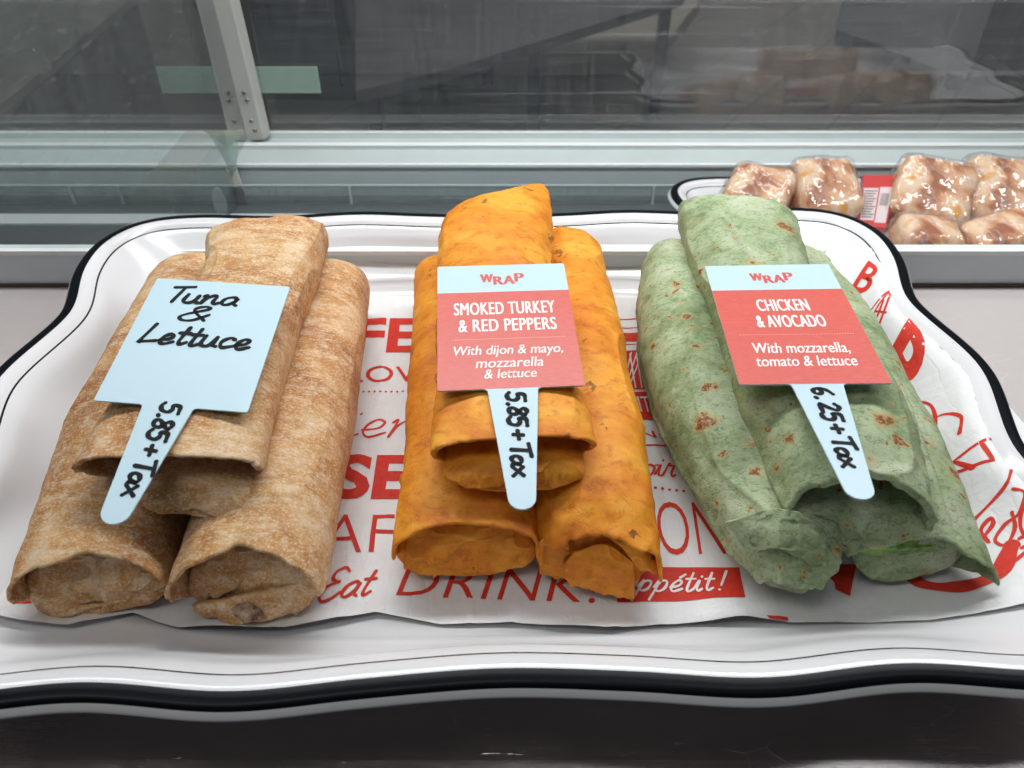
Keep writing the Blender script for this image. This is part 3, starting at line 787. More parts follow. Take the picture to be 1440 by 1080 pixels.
# cup, basket and banner between the orange and green piles
p_line([(862, 447), (901, 447), (903, 459), (863, 459), (862, 447)], 0.09)
p_line([(866, 461), (871, 482), (896, 482), (900, 461)], 0.10)
p_poly([(868, 466), (899, 466), (897, 478), (871, 478)])
p_poly([(868, 492), (903, 490), (912, 546), (874, 546)])
p_poly([(876, 550), (914, 549), (924, 570), (936, 578), (928, 590), (902, 587), (886, 591)])
for k in range(5):
    p_line([(868 + k * 9, 496), (878 + k * 9 - 2, 544)], 0.07, tgt=pw); p_line([(904 - k * 8, 494), (884 - k * 4, 544)], 0.07, tgt=pw)
p_text('MT', [(884, 556), (912, 556), (918, 577), (890, 577)], 0.0, tgt=pw)
p_text('N·P', [(896, 604), (950, 604), (956, 614), (900, 614)], 0.005)
p_line([(900, 624), (952, 624)], 0.1)
p_script('oir', [(906, 634), (948, 634), (950, 668), (904, 668)], 0.11)
p_dots((912, 683), (962, 688), 6, 0.16)
p_text('ON', [(920, 703), (1010, 703), (1022, 778), (930, 778)], -0.012)
p_poly([(868, 795), (1040, 796), (1048, 840), (868, 846)])
p_script('appétit !', [(886, 800), (1022, 800), (1020, 830), (874, 830)], 0.10, tgt=pw, slant=0.15)
p_text('A', [(1140, 765), (1210, 765), (1196, 838), (1108, 790)], 0.03)
p_poly([(1145, 792), (1205, 792), (1196, 836)])
p_line([(1272, 808), (1300, 826), (1345, 834), (1392, 822), (1408, 790)], 0.55, curve=True)
p_poly([(1076, 870), (1106, 872), (1106, 880), (1080, 877)])
# right-hand wall: letters running down the slope
p_text('B', [(1216, 382), (1232, 402), (1212, 420), (1196, 404)][0:1] + [(1232, 400), (1216, 420), (1196, 402)], 0.02, 2.6)
p_text('R', [(1184, 418), (1202, 432), (1188, 446), (1170, 432)], 0.03, 2.2)
p_line([(1249, 421, 3.0), (1219, 443, 2.6)], 0.12); p_line([(1249, 421, 3.0), (1228, 479, 2.6)], 0.12); p_line([(1249, 421, 3.0), (1206, 470, 2.2)], 0.10)
p_line([(1237, 437, 2.8), (1231, 452, 2.6)], 0.09); p_line([(1228, 446, 2.6), (1240, 455, 2.6)], 0.09); p_line([(1217, 458, 2.4), (1235, 470, 2.5)], 0.09); p_line([(1222, 447, 2.5), (1232, 472, 2.5)], 0.09)
p_text('P', [(1272, 466), (1302, 512), (1268, 545), (1236, 508)], 0.045, 2.6)
p_line([(1268, 566, 2.4), (1290, 552, 2.5), (1312, 562, 2.6), (1320, 590, 2.6), (1310, 622, 2.5)], 0.13, curve=True)
p_line([(1290, 606, 2.4), (1300, 588, 2.5), (1325, 578, 2.7), (1348, 590, 2.9), (1349, 610, 2.9)], 0.13, curve=True)
p_line([(1384, 632, 2.9), (1345, 640, 2.7), (1366, 662, 2.6), (1330, 666, 2.3), (1338, 682, 2.2)][:3], 0.16, 2.8)
p_line([(1376, 634, 3.0), (1388, 664, 2.7), (1342, 656, 2.5), (1352, 684, 2.3)], 0.17)
p_line([(1350, 684, 2.3), (1332, 676, 2.1)], 0.15)
p_poly([(1408, 645, 3.0), (1424, 630, 3.1), (1432, 640, 3.1), (1417, 658, 3.0)])
p_line([(1410, 682, 2.6), (1402, 702, 2.4), (1378, 722, 2.1), (1366, 732, 2.0)], 0.125, curve=True)
p_line([(1410, 712, 2.2), (1424, 720, 2.2), (1420, 742, 2.0), (1404, 752, 1.8), (1394, 768, 1.7), (1406, 780, 1.6), (1416, 760, 1.8), (1412, 738, 2.0)], 0.125, curve=True)
p_line([(1420, 778, 1.6), (1436, 768, 1.8), (1440, 744, 2.1), (1426, 736, 2.2), (1424, 760, 1.9), (1432, 782, 1.7), (1424, 790, 1.6)], 0.125, curve=True)
p_line([(1380, 760, 1.7), (1392, 744, 1.9), (1388, 736, 1.9), (1378, 748, 1.8), (1384, 772, 1.5)], 0.15, curve=True)
p_line([(1392, 820, 1.3), (1418, 806, 1.4), (1440, 786, 1.6), (1452, 770, 1.9)], 0.13, curve=True)

# ------------------------------------------------------------ wraps
def spow(v, e): return np.sign(v) * np.abs(v) ** e
class Tube:
    """a rolled tortilla: centre line, width and height per station (near end first)"""
    def __init__(s, st, ground=None):
        A = []
        for (L, R, z, h) in st:
            a, b = px_at_z(*L, z), px_at_z(*R, z)
            A.append([*((a + b) / 2), np.linalg.norm(a - b), h])
        s.A = np.array(A)
        s.c = catmull(s.A, 80)
        s.ground = ground
        seg = np.linalg.norm(np.diff(s.c[:, :3], axis=0), axis=1); s.s = np.concatenate([[0], np.cumsum(seg)]); s.L = s.s[-1]
    def at(s, t):
        """t in cm from the near end; outside the range it runs on straight"""
        tc = np.clip(t, 0, s.L); c = np.array([np.interp(tc, s.s, s.c[:, k]) for k in range(5)])
        T = np.array([np.interp(min(tc + .6, s.L), s.s, s.c[:, k]) - np.interp(max(tc - .6, 0), s.s, s.c[:, k]) for k in range(3)])
        T /= np.linalg.norm(T)
        side = np.cross(T, (0, 0, 1)); side /= np.linalg.norm(side); up = np.cross(side, T)
        p = c[:3] + T * (t - tc)
        return p, T, side, up, c[3], c[4]
def clampz(V, g):
    if g is None: return V
    z = V[:, 2]; lo = z < g + 0.35
    V[lo, 2] = g + 0.35 * np.exp((z[lo] - g - 0.35) / 0.35)
    return V
def outer_tortilla(tb, seed, seam=0.9, seam_h=0.16, amp=0.10, wr=0.08, skew=0.0, far_cap=1.5, far_h=0.12, far_taper=0.9, mouth=(0.0, 0.0, 0.0), lipn=0.18, nphi=200, nt=190, sq=0.8, thick=0.18, flare=0.0, bot=1.3):
    ph = np.linspace(0, 2 * pi, nphi, endpoint=False)
    rings = []
    tt = tb.L * (1 - (1 - np.linspace(0, 1, nt)) ** 1.0)
    for k, t in enumerate(tt):
        u = t / tb.L
        rem = tb.L - t
        cap = 1.0
        if rem < far_cap: cap = math.sqrt(max(0.0, 1 - (1 - rem / far_cap) ** 2.2))
        wf = far_taper + (1 - far_taper) * cap; hf = far_h + (1 - far_h) * cap
        near = math.exp(-t / 1.2)
        cs, sn = spow(np.cos(ph), sq), spow(np.sin(ph), sq)
        # rolled overlap: the radius creeps up round the roll and steps down at the seam
        a = ((ph - seam - 0.25 * math.sin(t * 0.15 + seed)) % (2 * pi)) / (2 * pi)
        step = seam_h * (1 - a) * np.clip(a / 0.012, 0, 1)
        lat = cs
        ts = t + near * bot * np.maximum(-sn, 0) ** 0.7 - near * (mouth[0] * np.maximum(sn, 0) ** 1.5 + mouth[1] * np.maximum(cs, 0) + mouth[2] * np.maximum(-cs, 0) - lipn * vnoise(np.stack([cs * 2.2, sn * 2.2, 0 * cs], -1), seed + 3) - lipn * .35 * vnoise(np.stack([cs * 7, sn * 7, 0 * cs], -1), seed + 4))
        ts = ts + (1 - min(rem / 4.0, 1)) * skew * lat
        p, T, side, up, w_, h_ = tb.at(t)
        R = p + np.outer(cs * (w_ / 2 * wf * (1 + flare * near) + step), side) + np.outer(sn * (h_ / 2 * hf * (1 + flare * near) + step), up) + np.outer(ts - t, T)
        rings.append(R)
    V = np.array(rings)                         # nt x nphi x 3
    ctr = V.mean(1, keepdims=True); nrm = V - ctr; nrm /= np.linalg.norm(nrm, axis=2, keepdims=True)
    Pn = V * np.array([0.42, 0.28, 0.42])
    disp = 0.7 * amp * fbm(Pn, seed, 3) + 0.9 * wr * (ridge(V * np.array([0.5, 0.16, 0.5]), seed + 1) - 0.3) * 0.8 + 0.03 * vnoise(V * 2.3, seed + 7)
    V = V + nrm * disp[..., None]
    # lip: round over and turn inside
    T0 = tb.at(0)[1]
    N0 = nrm[0]
    extra = []
    for f, dz, ti in ((0.15, 0.06, 0.0), (0.5, 0.10, 0.02), (0.85, 0.06, 0.05), (1.0, -0.06, 0.1), (1.05, -0.6, 0.2), (1.1, -1.6, 0.5), (1.3, -3.2, 1.0)):
        b = V[0]
        extra.append(b - N0 * thick * f - T0 * dz * 1.0)
    full = np.vstack([np.array(extra[::-1]).reshape(-1, 3), V.reshape(-1, 3)])
    full = clampz(full, tb.ground)
    F = grid_faces(len(extra) + nt, nphi, True)
    n = len(full)
    # close the far end
    last = n - nphi
    F.append(tuple(range(last, n)))
    return full, F
def folded_end(tb, seed, wf=0.86, hf=0.72, protrude=0.0, recess=1.0, drop_z=0.0, amp=0.14, side_off=0.0, nphi=200, ridge_amp=0.16, depth=4.0, wrinkle=0.5, folds=2):
    """the tucked inner layer that closes the mouth"""
    ph = np.linspace(0, 2 * pi, nphi, endpoint=False)
    cs, sn = spow(np.cos(ph), 0.85), spow(np.sin(ph), 0.85)
    rows, par = [], []
    p, T, side, up, w_, h_ = tb.at(0)
    W, H = w_ / 2 * wf, h_ / 2 * hf
    base = -(h_ / 2) + 0.16 + H + drop_z
    for t in np.linspace(depth, 0.001, 24):
        pp, T_, s_, u_, w2, h2 = tb.at(t)
        rec = recess * (sn + 1) / 2
        rows.append(pp + np.outer(cs * W * (1 - 0.12 * np.maximum(sn, 0)) + side_off, s_) + np.outer(sn * H + base, u_) + np.outer(rec - protrude, T_) * np.exp(-t / 3)); par.append(np.column_stack([cs, sn, np.full(nphi, math.exp(-t / 0.5))]))
    for s in np.linspace(0.02, 1, 70):
        q = cos(s * pi / 2); q2 = 0.35 + 0.65 * q
        rec = recess * (sn * q + 1) / 2
        adv = 0.65 * sin(s * pi / 2)
        yy = -H * 0.45 + (sn * H + H * 0.45) * q
        rows.append(p + np.outer(cs * W * q2 * (1 - 0.12 * np.maximum(sn, 0)) + side_off, side) + np.outer(yy + base, up) + np.outer(rec - protrude - adv, T)); par.append(np.column_stack([cs * (0.3 + 0.7 * q), sn * q, np.ones(nphi)]))
    V = np.array(rows); par = np.array(par)
    ctr = V[0].mean(0); nrm = V - ctr; nrm /= np.linalg.norm(nrm, axis=2, keepdims=True)
    disp = amp * fbm(V * 0.8, seed, 3) + ridge_amp * (ridge(V * np.array([0.9, 0.5, 0.9]), seed + 2) - 0.3) + wrinkle * 0.12 * ridge(V * 1.7, seed + 5)
    V = V + nrm * disp[..., None]
    rr = random.Random(seed)
    for k in range(folds):
        ang = rr.uniform(-0.9, 0.9) + (pi if k == 1 else 0) * 0.0; off = (-0.25, 0.35, -0.6)[k % 3] + rr.uniform(-0.1, 0.1)
        f = par[..., 0] * sin(ang) + par[..., 1] * cos(ang) - off + 0.14 * vnoise(V * 1.3, seed + 31 + k)
        st = np.clip(f / 0.05, 0, 1); st = st * st * (3 - 2 * st)
        V = V - (T * 0.17)[None, None, :] * (st * np.exp(-np.maximum(f, 0) * 1.1) * par[..., 2])[..., None] - np.array([0, 0, 0.0])
    full = clampz(V.reshape(-1, 3), None if tb.ground is None else tb.ground + 0.08)
    F = grid_faces(len(rows), nphi, True)
    F.append(tuple(range(len(full) - nphi, len(full))))
    return full, F
def sheet(grid, th, seed, nu=60, nv=50, amp=0.09, ragged=0.16):
    """folded flap: control rows of (x, y, z), image pixels plus height -> thick crumpled sheet; the last row is the free edge"""
    G = np.array([[px_at_z(*c) for c in r] for r in grid])
    G = np.array([catmull(r, nu) for r in G])
    G = np.array([catmull(G[:, k], nv) for k in range(nu)]).transpose(1, 0, 2)
    du = np.gradient(G, axis=1); dvv = np.gradient(G, axis=0)
    nrm = np.cross(du, dvv); nrm /= np.linalg.norm(nrm, axis=2, keepdims=True) + 1e-9
    if nrm[..., 2].mean() < 0: nrm = -nrm
    G = G + nrm * (amp * fbm(G * 1.1, seed, 3) + 0.08 * ridge(G * 1.2, seed + 2))[..., None]
    dirn = dvv / (np.linalg.norm(dvv, axis=2, keepdims=True) + 1e-9)
    fr = (np.linspace(0, 1, nv) ** 6)[:, None]
    G = G + dirn * (ragged * fbm(G * 2.5, seed + 9, 2) * fr)[..., None]
    e = np.ones((nv, nu)) 
    ee = np.minimum(np.minimum(np.arange(nu), np.arange(nu)[::-1])[None, :] / 2.0, (np.arange(nv)[::-1])[:, None] / 2.0).clip(0, 1)
    thk = th * np.sqrt(1 - (1 - ee) ** 2)
    top = G + nrm * (thk / 2)[..., None]; bot = G - nrm * (thk / 2)[..., None]
    V = np.vstack([top.reshape(-1, 3), bot.reshape(-1, 3)])
    F = grid_faces(nv, nu) + [f[::-1] for f in grid_faces(nv, nu, off=nv * nu)]
    n = nv * nu
    for i in range(nu - 1):
        F.append((i, i + 1, n + i + 1, n + i)); a = (nv - 1) * nu + i; F.append((a, a + 1, n + a + 1, n + a))
    for j in range(nv - 1):
        F.append((j * nu, (j + 1) * nu, n + (j + 1) * nu, n + j * nu)); a = j * nu + nu - 1; F.append((a, a + nu, n + a + nu, n + a))
    return V, F
def blob(c, r, seed, amp=0.3, n=26):
    th = np.linspace(0, pi, n); ph = np.linspace(0, 2 * pi, 2 * n, endpoint=False)
    T, P = np.meshgrid(th, ph, indexing='ij')
    V = np.stack([np.sin(T) * np.cos(P), np.sin(T) * np.sin(P), np.cos(T)], -1)
    V = V * (1 + amp * fbm(V * 1.7, seed, 3))[..., None] * np.array(r) + np.array(c)
    return V.reshape(-1, 3), grid_faces(n, 2 * n, True)

CARDS = [((-16.311, 30.899, 8.93), (-10.049, 30.2, 8.92), (-16.513, 23.403, 8.021)),
         ((-3.534, 32.167, 8.759), (2.483, 32.619, 8.679), (-3.020, 24.243, 7.782)),
         ((9.587, 33.828, 7.780), (15.613, 33.619, 8.031), (9.201, 24.407, 7.983))]
def press(V):
    """soft tortilla gives way under the card that lies on it"""
    V = V.copy()
    for TL, TR, BL in CARDS:
        TL, TR, BL = map(np.array, (TL, TR, BL)); U, W_ = TR - TL, BL - TL
        n = np.cross(W_, U); n /= np.linalg.norm(n); n = n if n[2] > 0 else -n
        ab = np.linalg.lstsq(np.column_stack([U, W_]), (V - TL).T, rcond=None)[0].T
        dist = (V - TL) @ n
        ina = np.minimum(ab[:, 0] + 0.12, 1.12 - ab[:, 0]) * 6; inb = np.minimum(ab[:, 1] + 0.08, 1.80 - ab[:, 1]) * 8
        wgt = np.clip(np.minimum(ina, inb), 0, 1)
        over = np.maximum(dist + 0.30, 0)
        tgt = -0.30 + 0.18 * (1 - np.exp(-over / 0.18))
        V += np.outer(np.where(over > 0, (tgt - dist) * wgt, 0), n)
    return V
G0 = 1.22       # top of the paper
def make_wrap(name, label, mat, st, seed, ground=G0, outer={}, inner={}, flaps=(), filling=None, group=None):
    tb = Tube(st, ground)
    p = tb.at(tb.L / 2)[0]
    root = empty(name, (p[0], p[1], p[2] - 2), label, 'wrap', group)
    V, F = outer_tortilla(tb, seed, **outer); V = press(V); mesh('outer_tortilla', V, F, mat, root)
    if inner is not None:
        for kk in (inner if isinstance(inner, list) else [inner]):
            V, F = folded_end(tb, seed + 20, **kk); mesh('folded_end', V, F, mat, root)
    for k, (grid, th) in enumerate(flaps):
        V, F = sheet(grid, th, seed + 40 + k); mesh('folded_flap', V, F, mat, root)
    if filling:
        for c, r, m in filling:
            V, F = blob(px_at_z(*c), r, seed + 60); mesh('filling', V, F, m, root)
    return tb
fillm = NT('tuna_filling'); _c = fillm.co()
fillm = fillm.p(Base_Color=fillm.ramp(fillm.noise(_c, 3, 5), [(0.35, (0.16, 0.07, 0.035)), (0.65, (0.55, 0.38, 0.27))]), Roughness=0.4, Normal=fillm.bump(fillm.noise(_c, 4, 5), 0.8, 0.2))
lettuce = NT('lettuce'); _c = lettuce.co()
lettuce = lettuce.p(Base_Color=lettuce.ramp(lettuce.noise(_c, 3, 5), [(0.35, (0.10, 0.22, 0.03)), (0.65, (0.30, 0.48, 0.10))]), Roughness=0.35)

# brown wheat pile -------------------------------------------------
GW, GO, GG = 'brown wheat wraps stacked in threes', 'orange tomato wraps stacked in threes', 'green spinach wraps stacked in threes'
make_wrap('wheat_wrap', 'brown wheat wrap at the lower left, its open end nearest the tray corner', M['wheat'],
    [((24, 832), (234, 824), 3.0, 3.6), ((75, 690), (260, 695), 3.4, 4.1), ((128, 560), (306, 560), 3.5, 4.6), ((232, 380), (345, 380), 3.4, 4.0)], 1,
    outer=dict(seam=4.4, mouth=(-0.35, 0.2, 0.3), far_cap=2.4, far_taper=0.8, sq=0.84, lipn=0.2), inner=dict(wf=0.97, hf=0.70, recess=1.5, protrude=0.0, amp=0.10, ridge_amp=0.10), group=GW)
make_wrap('wheat_wrap', 'brown wheat wrap right of the pile, long smooth back and ragged open end', M['wheat'],
    [((243, 834), (452, 814), 3.1, 4.1), ((292, 700), (476, 690), 3.5, 4.6), ((350, 560), (500, 560), 3.6, 4.6), ((402, 384), (512, 400), 3.5, 4.2)], 2,
    outer=dict(seam=4.4, mouth=(-0.3, 0.2, 0.7), far_cap=2.2, far_taper=0.85, sq=0.86, lipn=0.25), inner=dict(wf=0.92, hf=0.66, recess=1.5, protrude=0.1, amp=0.12, ridge_amp=0.18),
    flaps=[([[(270, 850, 2.3), (335, 838, 2.6), (400, 824, 2.8), (436, 812, 2.8)], [(275, 862, 1.8), (338, 858, 2.0), (400, 842, 2.1), (440, 830, 2.1)], [(290, 866, 1.6), (345, 876, 1.4), (400, 862, 1.6), (438, 842, 1.8)]], 0.2)],
    filling=[((345, 852, 1.9), (0.8, 0.6, 0.5), fillm)], group=GW)
make_wrap('wheat_wrap', 'flattened brown wheat wrap lying on top of the other two, under the handwritten card', M['wheat'],
    [((114, 650), (360, 670), 6.5, 1.9), ((146, 600), (376, 610), 6.6, 2.3), ((190, 540), (392, 545), 6.7, 2.8), ((287, 400), (438, 400), 6.8, 3.4), ((299, 330), (456, 342), 6.7, 3.3)], 3, ground=None,
    outer=dict(seam=5.2, thick=0.3, bot=0.5, mouth=(0.0, 0.0, 0.15), far_cap=1.0, far_taper=0.97, far_h=0.45, sq=0.78, amp=0.13, lipn=0.2, wr=0.12),
    inner=dict(wf=0.60, hf=0.55, recess=0.4, protrude=0.75, drop_z=-0.55, side_off=1.0, amp=0.08, ridge_amp=0.05), group=GW)
# orange pile ------------------------------------------------------
make_wrap('tomato_wrap', 'orange tomato wrap at the lower left of the orange pile with flat tucked end', M['orange'],
    [((551, 778), (757, 774), 2.8, 3.3), ((566, 660), (742, 660), 3.2, 3.9), ((580, 480), (702, 480), 3.4, 4.3), ((584, 380), (690, 380), 3.3, 4.0)], 4,
    outer=dict(seam=4.4, mouth=(-0.3, 0.1, 0.2), far_cap=2.4, far_taper=0.85, sq=0.8, lipn=0.16, amp=0.14), inner=dict(wf=0.98, hf=0.70, recess=1.4, protrude=0.15, amp=0.12, ridge_amp=0.12), group=GO)
make_wrap('tomato_wrap', 'orange tomato wrap on the right with a crumpled end torn open', M['orange'],
    [((756, 775), (926, 782), 2.8, 3.2), ((752, 700), (915, 700), 3.3, 4.2), ((748, 560), (888, 560), 3.6, 4.8), ((744, 440), (862, 440), 3.6, 4.8), ((742, 345), (836, 352), 3.6, 4.2)], 5,
    outer=dict(seam=4.5, mouth=(0.0, 0.9, 0.0), far_cap=2.2, far_taper=0.8, sq=0.86, lipn=0.5, amp=0.16, wr=0.16), inner=dict(wf=0.84, hf=0.80, recess=1.1, protrude=0.5, amp=0.22, ridge_amp=0.35),
    flaps=[([[(806, 775, 3.4), (850, 765, 3.6), (892, 790, 3.1)], [(792, 798, 2.7), (845, 796, 3.0), (893, 812, 2.5)], [(800, 822, 1.8), (850, 834, 1.6), (893, 842, 1.4)]], 0.22),
           ([[(754, 770, 3.0), (768, 752, 3.8), (798, 752, 4.0)], [(757, 790, 2.4), (775, 780, 2.9), (802, 775, 3.2)], [(760, 806, 1.6), (782, 808, 1.8), (802, 800, 2.0)]], 0.22),
           ([[(835, 745, 4.0), (870, 735, 4.3), (908, 750, 3.9)], [(872, 768, 3.8), (898, 765, 3.9), (926, 775, 3.1)], [(897, 800, 3.0), (912, 806, 2.8), (930, 812, 2.3)]], 0.22)], group=GO)
make_wrap('tomato_wrap', 'orange tomato wrap on top with its pointed far end raised, under the turkey card', M['orange'],
    [((606, 636), (838, 634), 6.3, 1.8), ((610, 590), (828, 590), 6.4, 2.2), ((614, 530), (805, 530), 6.5, 2.6), ((618, 400), (775, 400), 6.8, 3.0), ((620, 335), (772, 325), 7.0, 3.2), ((626, 296), (768, 284), 7.1, 2.4)], 6, ground=None,
    outer=dict(seam=3.4, thick=0.3, bot=0.4, skew=2.1, mouth=(0.1, -0.2, 0.0), far_cap=1.0, far_taper=0.85, far_h=0.25, sq=0.84, amp=0.18, wr=0.16, lipn=0.15),
    inner=dict(wf=0.86, hf=0.6, recess=0.3, protrude=0.6, drop_z=-0.35, side_off=0.0, amp=0.08, ridge_amp=0.06), group=GO)
# green pile -------------------------------------------------------
make_wrap('spinach_wrap', 'green spinach wrap on the left of the green pile, curving to a crumpled tail', M['green'],
    [((1066, 808), (1150, 806), 2.3, 2.0), ((1030, 760), (1172, 758), 2.9, 3.3), ((940, 600), (1098, 610), 3.4, 4.3), ((902, 470), (1012, 465), 3.5, 4.5), ((910, 368), (980, 358), 3.3, 3.6)], 7,
    outer=dict(seam=0.5, seam_h=0.3, mouth=(0.3, 0, 0.3), far_cap=2.2, far_taper=0.6, sq=0.9, amp=0.18, wr=0.22, lipn=0.3), inner=dict(wf=0.88, hf=0.72, recess=1.0, protrude=0.35, amp=0.06, ridge_amp=0.06, wrinkle=0.1, folds=1),
    flaps=[([[(1020, 735, 4.6), (1080, 718, 5.2), (1125, 722, 5.2), (1160, 752, 4.2)], [(1040, 762, 4.0), (1085, 745, 4.9), (1140, 760, 4.6), (1176, 776, 3.9)], [(1058, 778, 3.4), (1090, 772, 4.4), (1145, 796, 3.9), (1183, 797, 3.6)]], 0.22)], group=GG)
make_wrap('spinach_wrap', 'green spinach wrap on the right, half hidden, its flap pointing to the tray edge', M['green'],
    [((1192, 776), (1388, 792), 2.8, 2.9), ((1150, 690), (1355, 708), 3.3, 4.1), ((1110, 570), (1292, 580), 3.4, 4.3), ((1075, 460), (1225, 460), 3.4, 4.3), ((1045, 365), (1138, 366), 3.4, 3.7)], 8,
    outer=dict(seam=1.0, mouth=(0.0, 1.3, -0.3), far_cap=2.0, sq=0.9, amp=0.16, wr=0.2, lipn=0.3, seam_h=0.2), inner=dict(wf=0.88, hf=0.68, recess=1.0, protrude=0.0, amp=0.06, ridge_amp=0.08, wrinkle=0.2, folds=1),
    filling=[((1240, 760, 3.2), (2.0, 0.5, 0.6), lettuce)], group=GG)
make_wrap('spinach_wrap', 'green spinach wrap on top of the green pile, its hollow mouth facing front', M['green'],
    [((1098, 714), (1308, 736), 4.7, 4.1), ((1072, 645), (1290, 650), 5.3, 4.0), ((1036, 550), (1252, 550), 5.9, 3.6), ((986, 410), (1142, 410), 6.2, 3.4), ((952, 304), (1106, 294), 6.4, 3.2)], 9, ground=None,
    outer=dict(seam=5.0, skew=-0.5, thick=0.34, bot=0.2, mouth=(-0.9, 0.7, 0.1), far_cap=1.5, far_taper=0.80, far_h=0.3, sq=0.86, amp=0.18, wr=0.2, lipn=0.25),
    inner=dict(wf=0.84, hf=0.52, recess=0.8, protrude=0.35, amp=0.12, ridge_amp=0.14, drop_z=0.15), group=GG)

# ------------------------------------------------------------ price cards
def rounded(pts, rad, n=5):
    out = []
    N = len(pts)
    for i, (p, r) in enumerate(zip(pts, rad)):
        p = np.array(p, float); a = np.array(pts[i - 1], float); b = np.array(pts[(i + 1) % N], float)
        if r == 0: out.append(p); continue
        da = (a - p) / np.linalg.norm(a - p); db = (b - p) / np.linalg.norm(b - p)
        p0, p1 = p + da * r, p + db * r
        for k in range(n + 1):
            t = k / n; out.append((1 - t) ** 2 * p0 + 2 * t * (1 - t) * p + t * t * p1)
    return out
def make_card(label, TL, TR, BL, header, price, lines, hand=None, title=True, tip=1.70, tipx=0.5, tipw=0.095, neck=(0.345, 0.68), price_box=None, hand_w=0.25):
    TL, TR, BL = map(lambda a: np.array(a, float), (TL, TR, BL))
    U = TR - TL; Vv = BL - TL; Wc, Hc = np.linalg.norm(U), np.linalg.norm(Vv)
    nrm = np.cross(Vv, U); nrm /= np.linalg.norm(nrm)
    if nrm[2] < 0: nrm = -nrm
    root = empty('price_card', TL + (U + Vv) / 2, label, 'price card', 'price cards lying on the wraps')
    def P(a, b, lift=0.0):
        return TL + U * a + Vv * b + nrm * lift
    # outline in cm (x right, y down) so the corners stay round
    k = Hc
    o = [(0, 0), (Wc, 0), (Wc, k), (neck[1] * Wc, k), *[(tipx * Wc + tipw * Wc * cos(q), tip * k - tipw * Wc + tipw * Wc * sin(q)) for q in np.linspace(0.0, pi, 12)], (neck[0] * Wc, k), (0, k)]
    o = rounded(o, [0.12, 0.12, 0.12, 0.18] + [0] * 12 + [0.18, 0.12])
    n = len(o); th = 0.07
    top = [P(x / Wc, y / Hc) for x, y in o]; bot = [P(x / Wc, y / Hc, -th) for x, y in o]
    ins = [P((x) / Wc, (y) / Hc, 0) for x, y in o]
    bm_V = np.array(top + bot)
    ob = mesh('card', bm_V, [tuple(range(n)), tuple(range(2 * n - 1, n - 1, -1))] + [(i, (i + 1) % n, n + (i + 1) % n, n + i) for i in range(n)], M['card'], root, False)
    bv = ob.modifiers.new('bevel', 'BEVEL'); bv.width = 0.012 * S; bv.segments = 2; bv.limit_method = 'ANGLE'; bv.angle_limit = radians(50)
    def surf(lift):
        return lambda x, y, k=0: P(x / Wc, y / Hc, lift + 0.0025 * (k % 9))
    def text(s, box, mat, bold=0.0, shear=0.0, lift=0.010, spacing=1.0, nm='lettering', arch=0.0):
        V, F = glyphs(s, 0.0, shear, spacing)
        a0, b0, a1, b1 = box
        X = (a0 + (a1 - a0) * V[:, 0]) * Wc; Yy = (b1 - (b1 - b0) * V[:, 1]) * Hc
        if arch: Yy = Yy + arch * Hc * ((V[:, 0] - 0.5) * 2) ** 2 * 0 - arch * Hc * np.sin(V[:, 0] * pi) * -1
        pt = Print(surf(lift))
        for ox in ((-0.016, 0.0, 0.016) if bold > 0 else (0.0,)): pt.add2d(np.column_stack([X + ox * bold * 60, Yy]), F, 1.0)
        pt.build(nm, mat, root)
    if title:
        p_ = [P(a, b, 0.005) for a, b in ((0.0, 0.245), (1.0, 0.245), (1.0, 0.992), (0.992, 0.999), (0.008, 0.999), (0.0, 0.992))]
        mesh('coral_panel', p_, [tuple(range(6))], M['coral'], root, False)
        # WRAP on a hanging arc, letter by letter
        tilt = [-0.02, 0.006, 0.006, -0.012]
        xs = [(0.335, 0.425), (0.435, 0.505), (0.512, 0.590), (0.600, 0.665)]
        for ch, dy, (a0, a1) in zip('WRAP', (0.0, 0.022, 0.018, -0.002), xs):
            text(ch, (a0, 0.085 + dy, a1, 0.160 + dy), M['coral'], 0.04, 0.0, 0.008)
        for s, box, st in lines:
            if st == 'head': text(s, box, M['card_white'], 0.022, 0.0, 0.012, 1.08)
            else: text(s, box, M['card_pink'] if False else M['card_white'], 0.010, 0.18, 0.010)
        dots = Print(surf(0.010))
        for kx in range(44):
            a = 0.11 + 0.8 * kx / 43; c = np.array([a * Wc, 0.635 * Hc])
            dots.add2d([c + 0.022 * np.array([cos(t * pi / 3), sin(t * pi / 3)]) for t in range(6)], [tuple(range(6))])
        dots.build('dotted_rule', M['card_pink'], root)
    ink = Print(surf(0.008))
    # price, written down the stem (glyph tops to the right)
    x0, y0, y1, hgt = price_box
    for Pn in strokes(price, 0.05, 0.05, len(price) + int(TL[0])):
        X = (x0 + hgt * Pn[:, 1]) * Wc; Yy = (y0 + (y1 - y0) * Pn[:, 0]) * Hc
        X = X + 0.012 * Wc * Pn[:, 0] * 0
        V, F = ribbon(np.column_stack([X, Yy]), hand_w * 0.75); ink.add2d(V, F, 1.0)
    ink.build('handwritten_price', M['marker'], root)
    if hand:
        ink.V, ink.F = [], []
        for s, (a0, b0, a1, b1), wd in hand:
            for Pn in strokes(s, 0.2, 0.04, len(s)):
                X = (a0 + (a1 - a0) * Pn[:, 0]) * Wc; Yy = (b1 - (b1 - b0) * Pn[:, 1]) * Hc
                V, F = ribbon(np.column_stack([X, Yy]), wd); ink.add2d(V, F, 1.0)
        ink.build('handwritten_name', M['marker'], root)
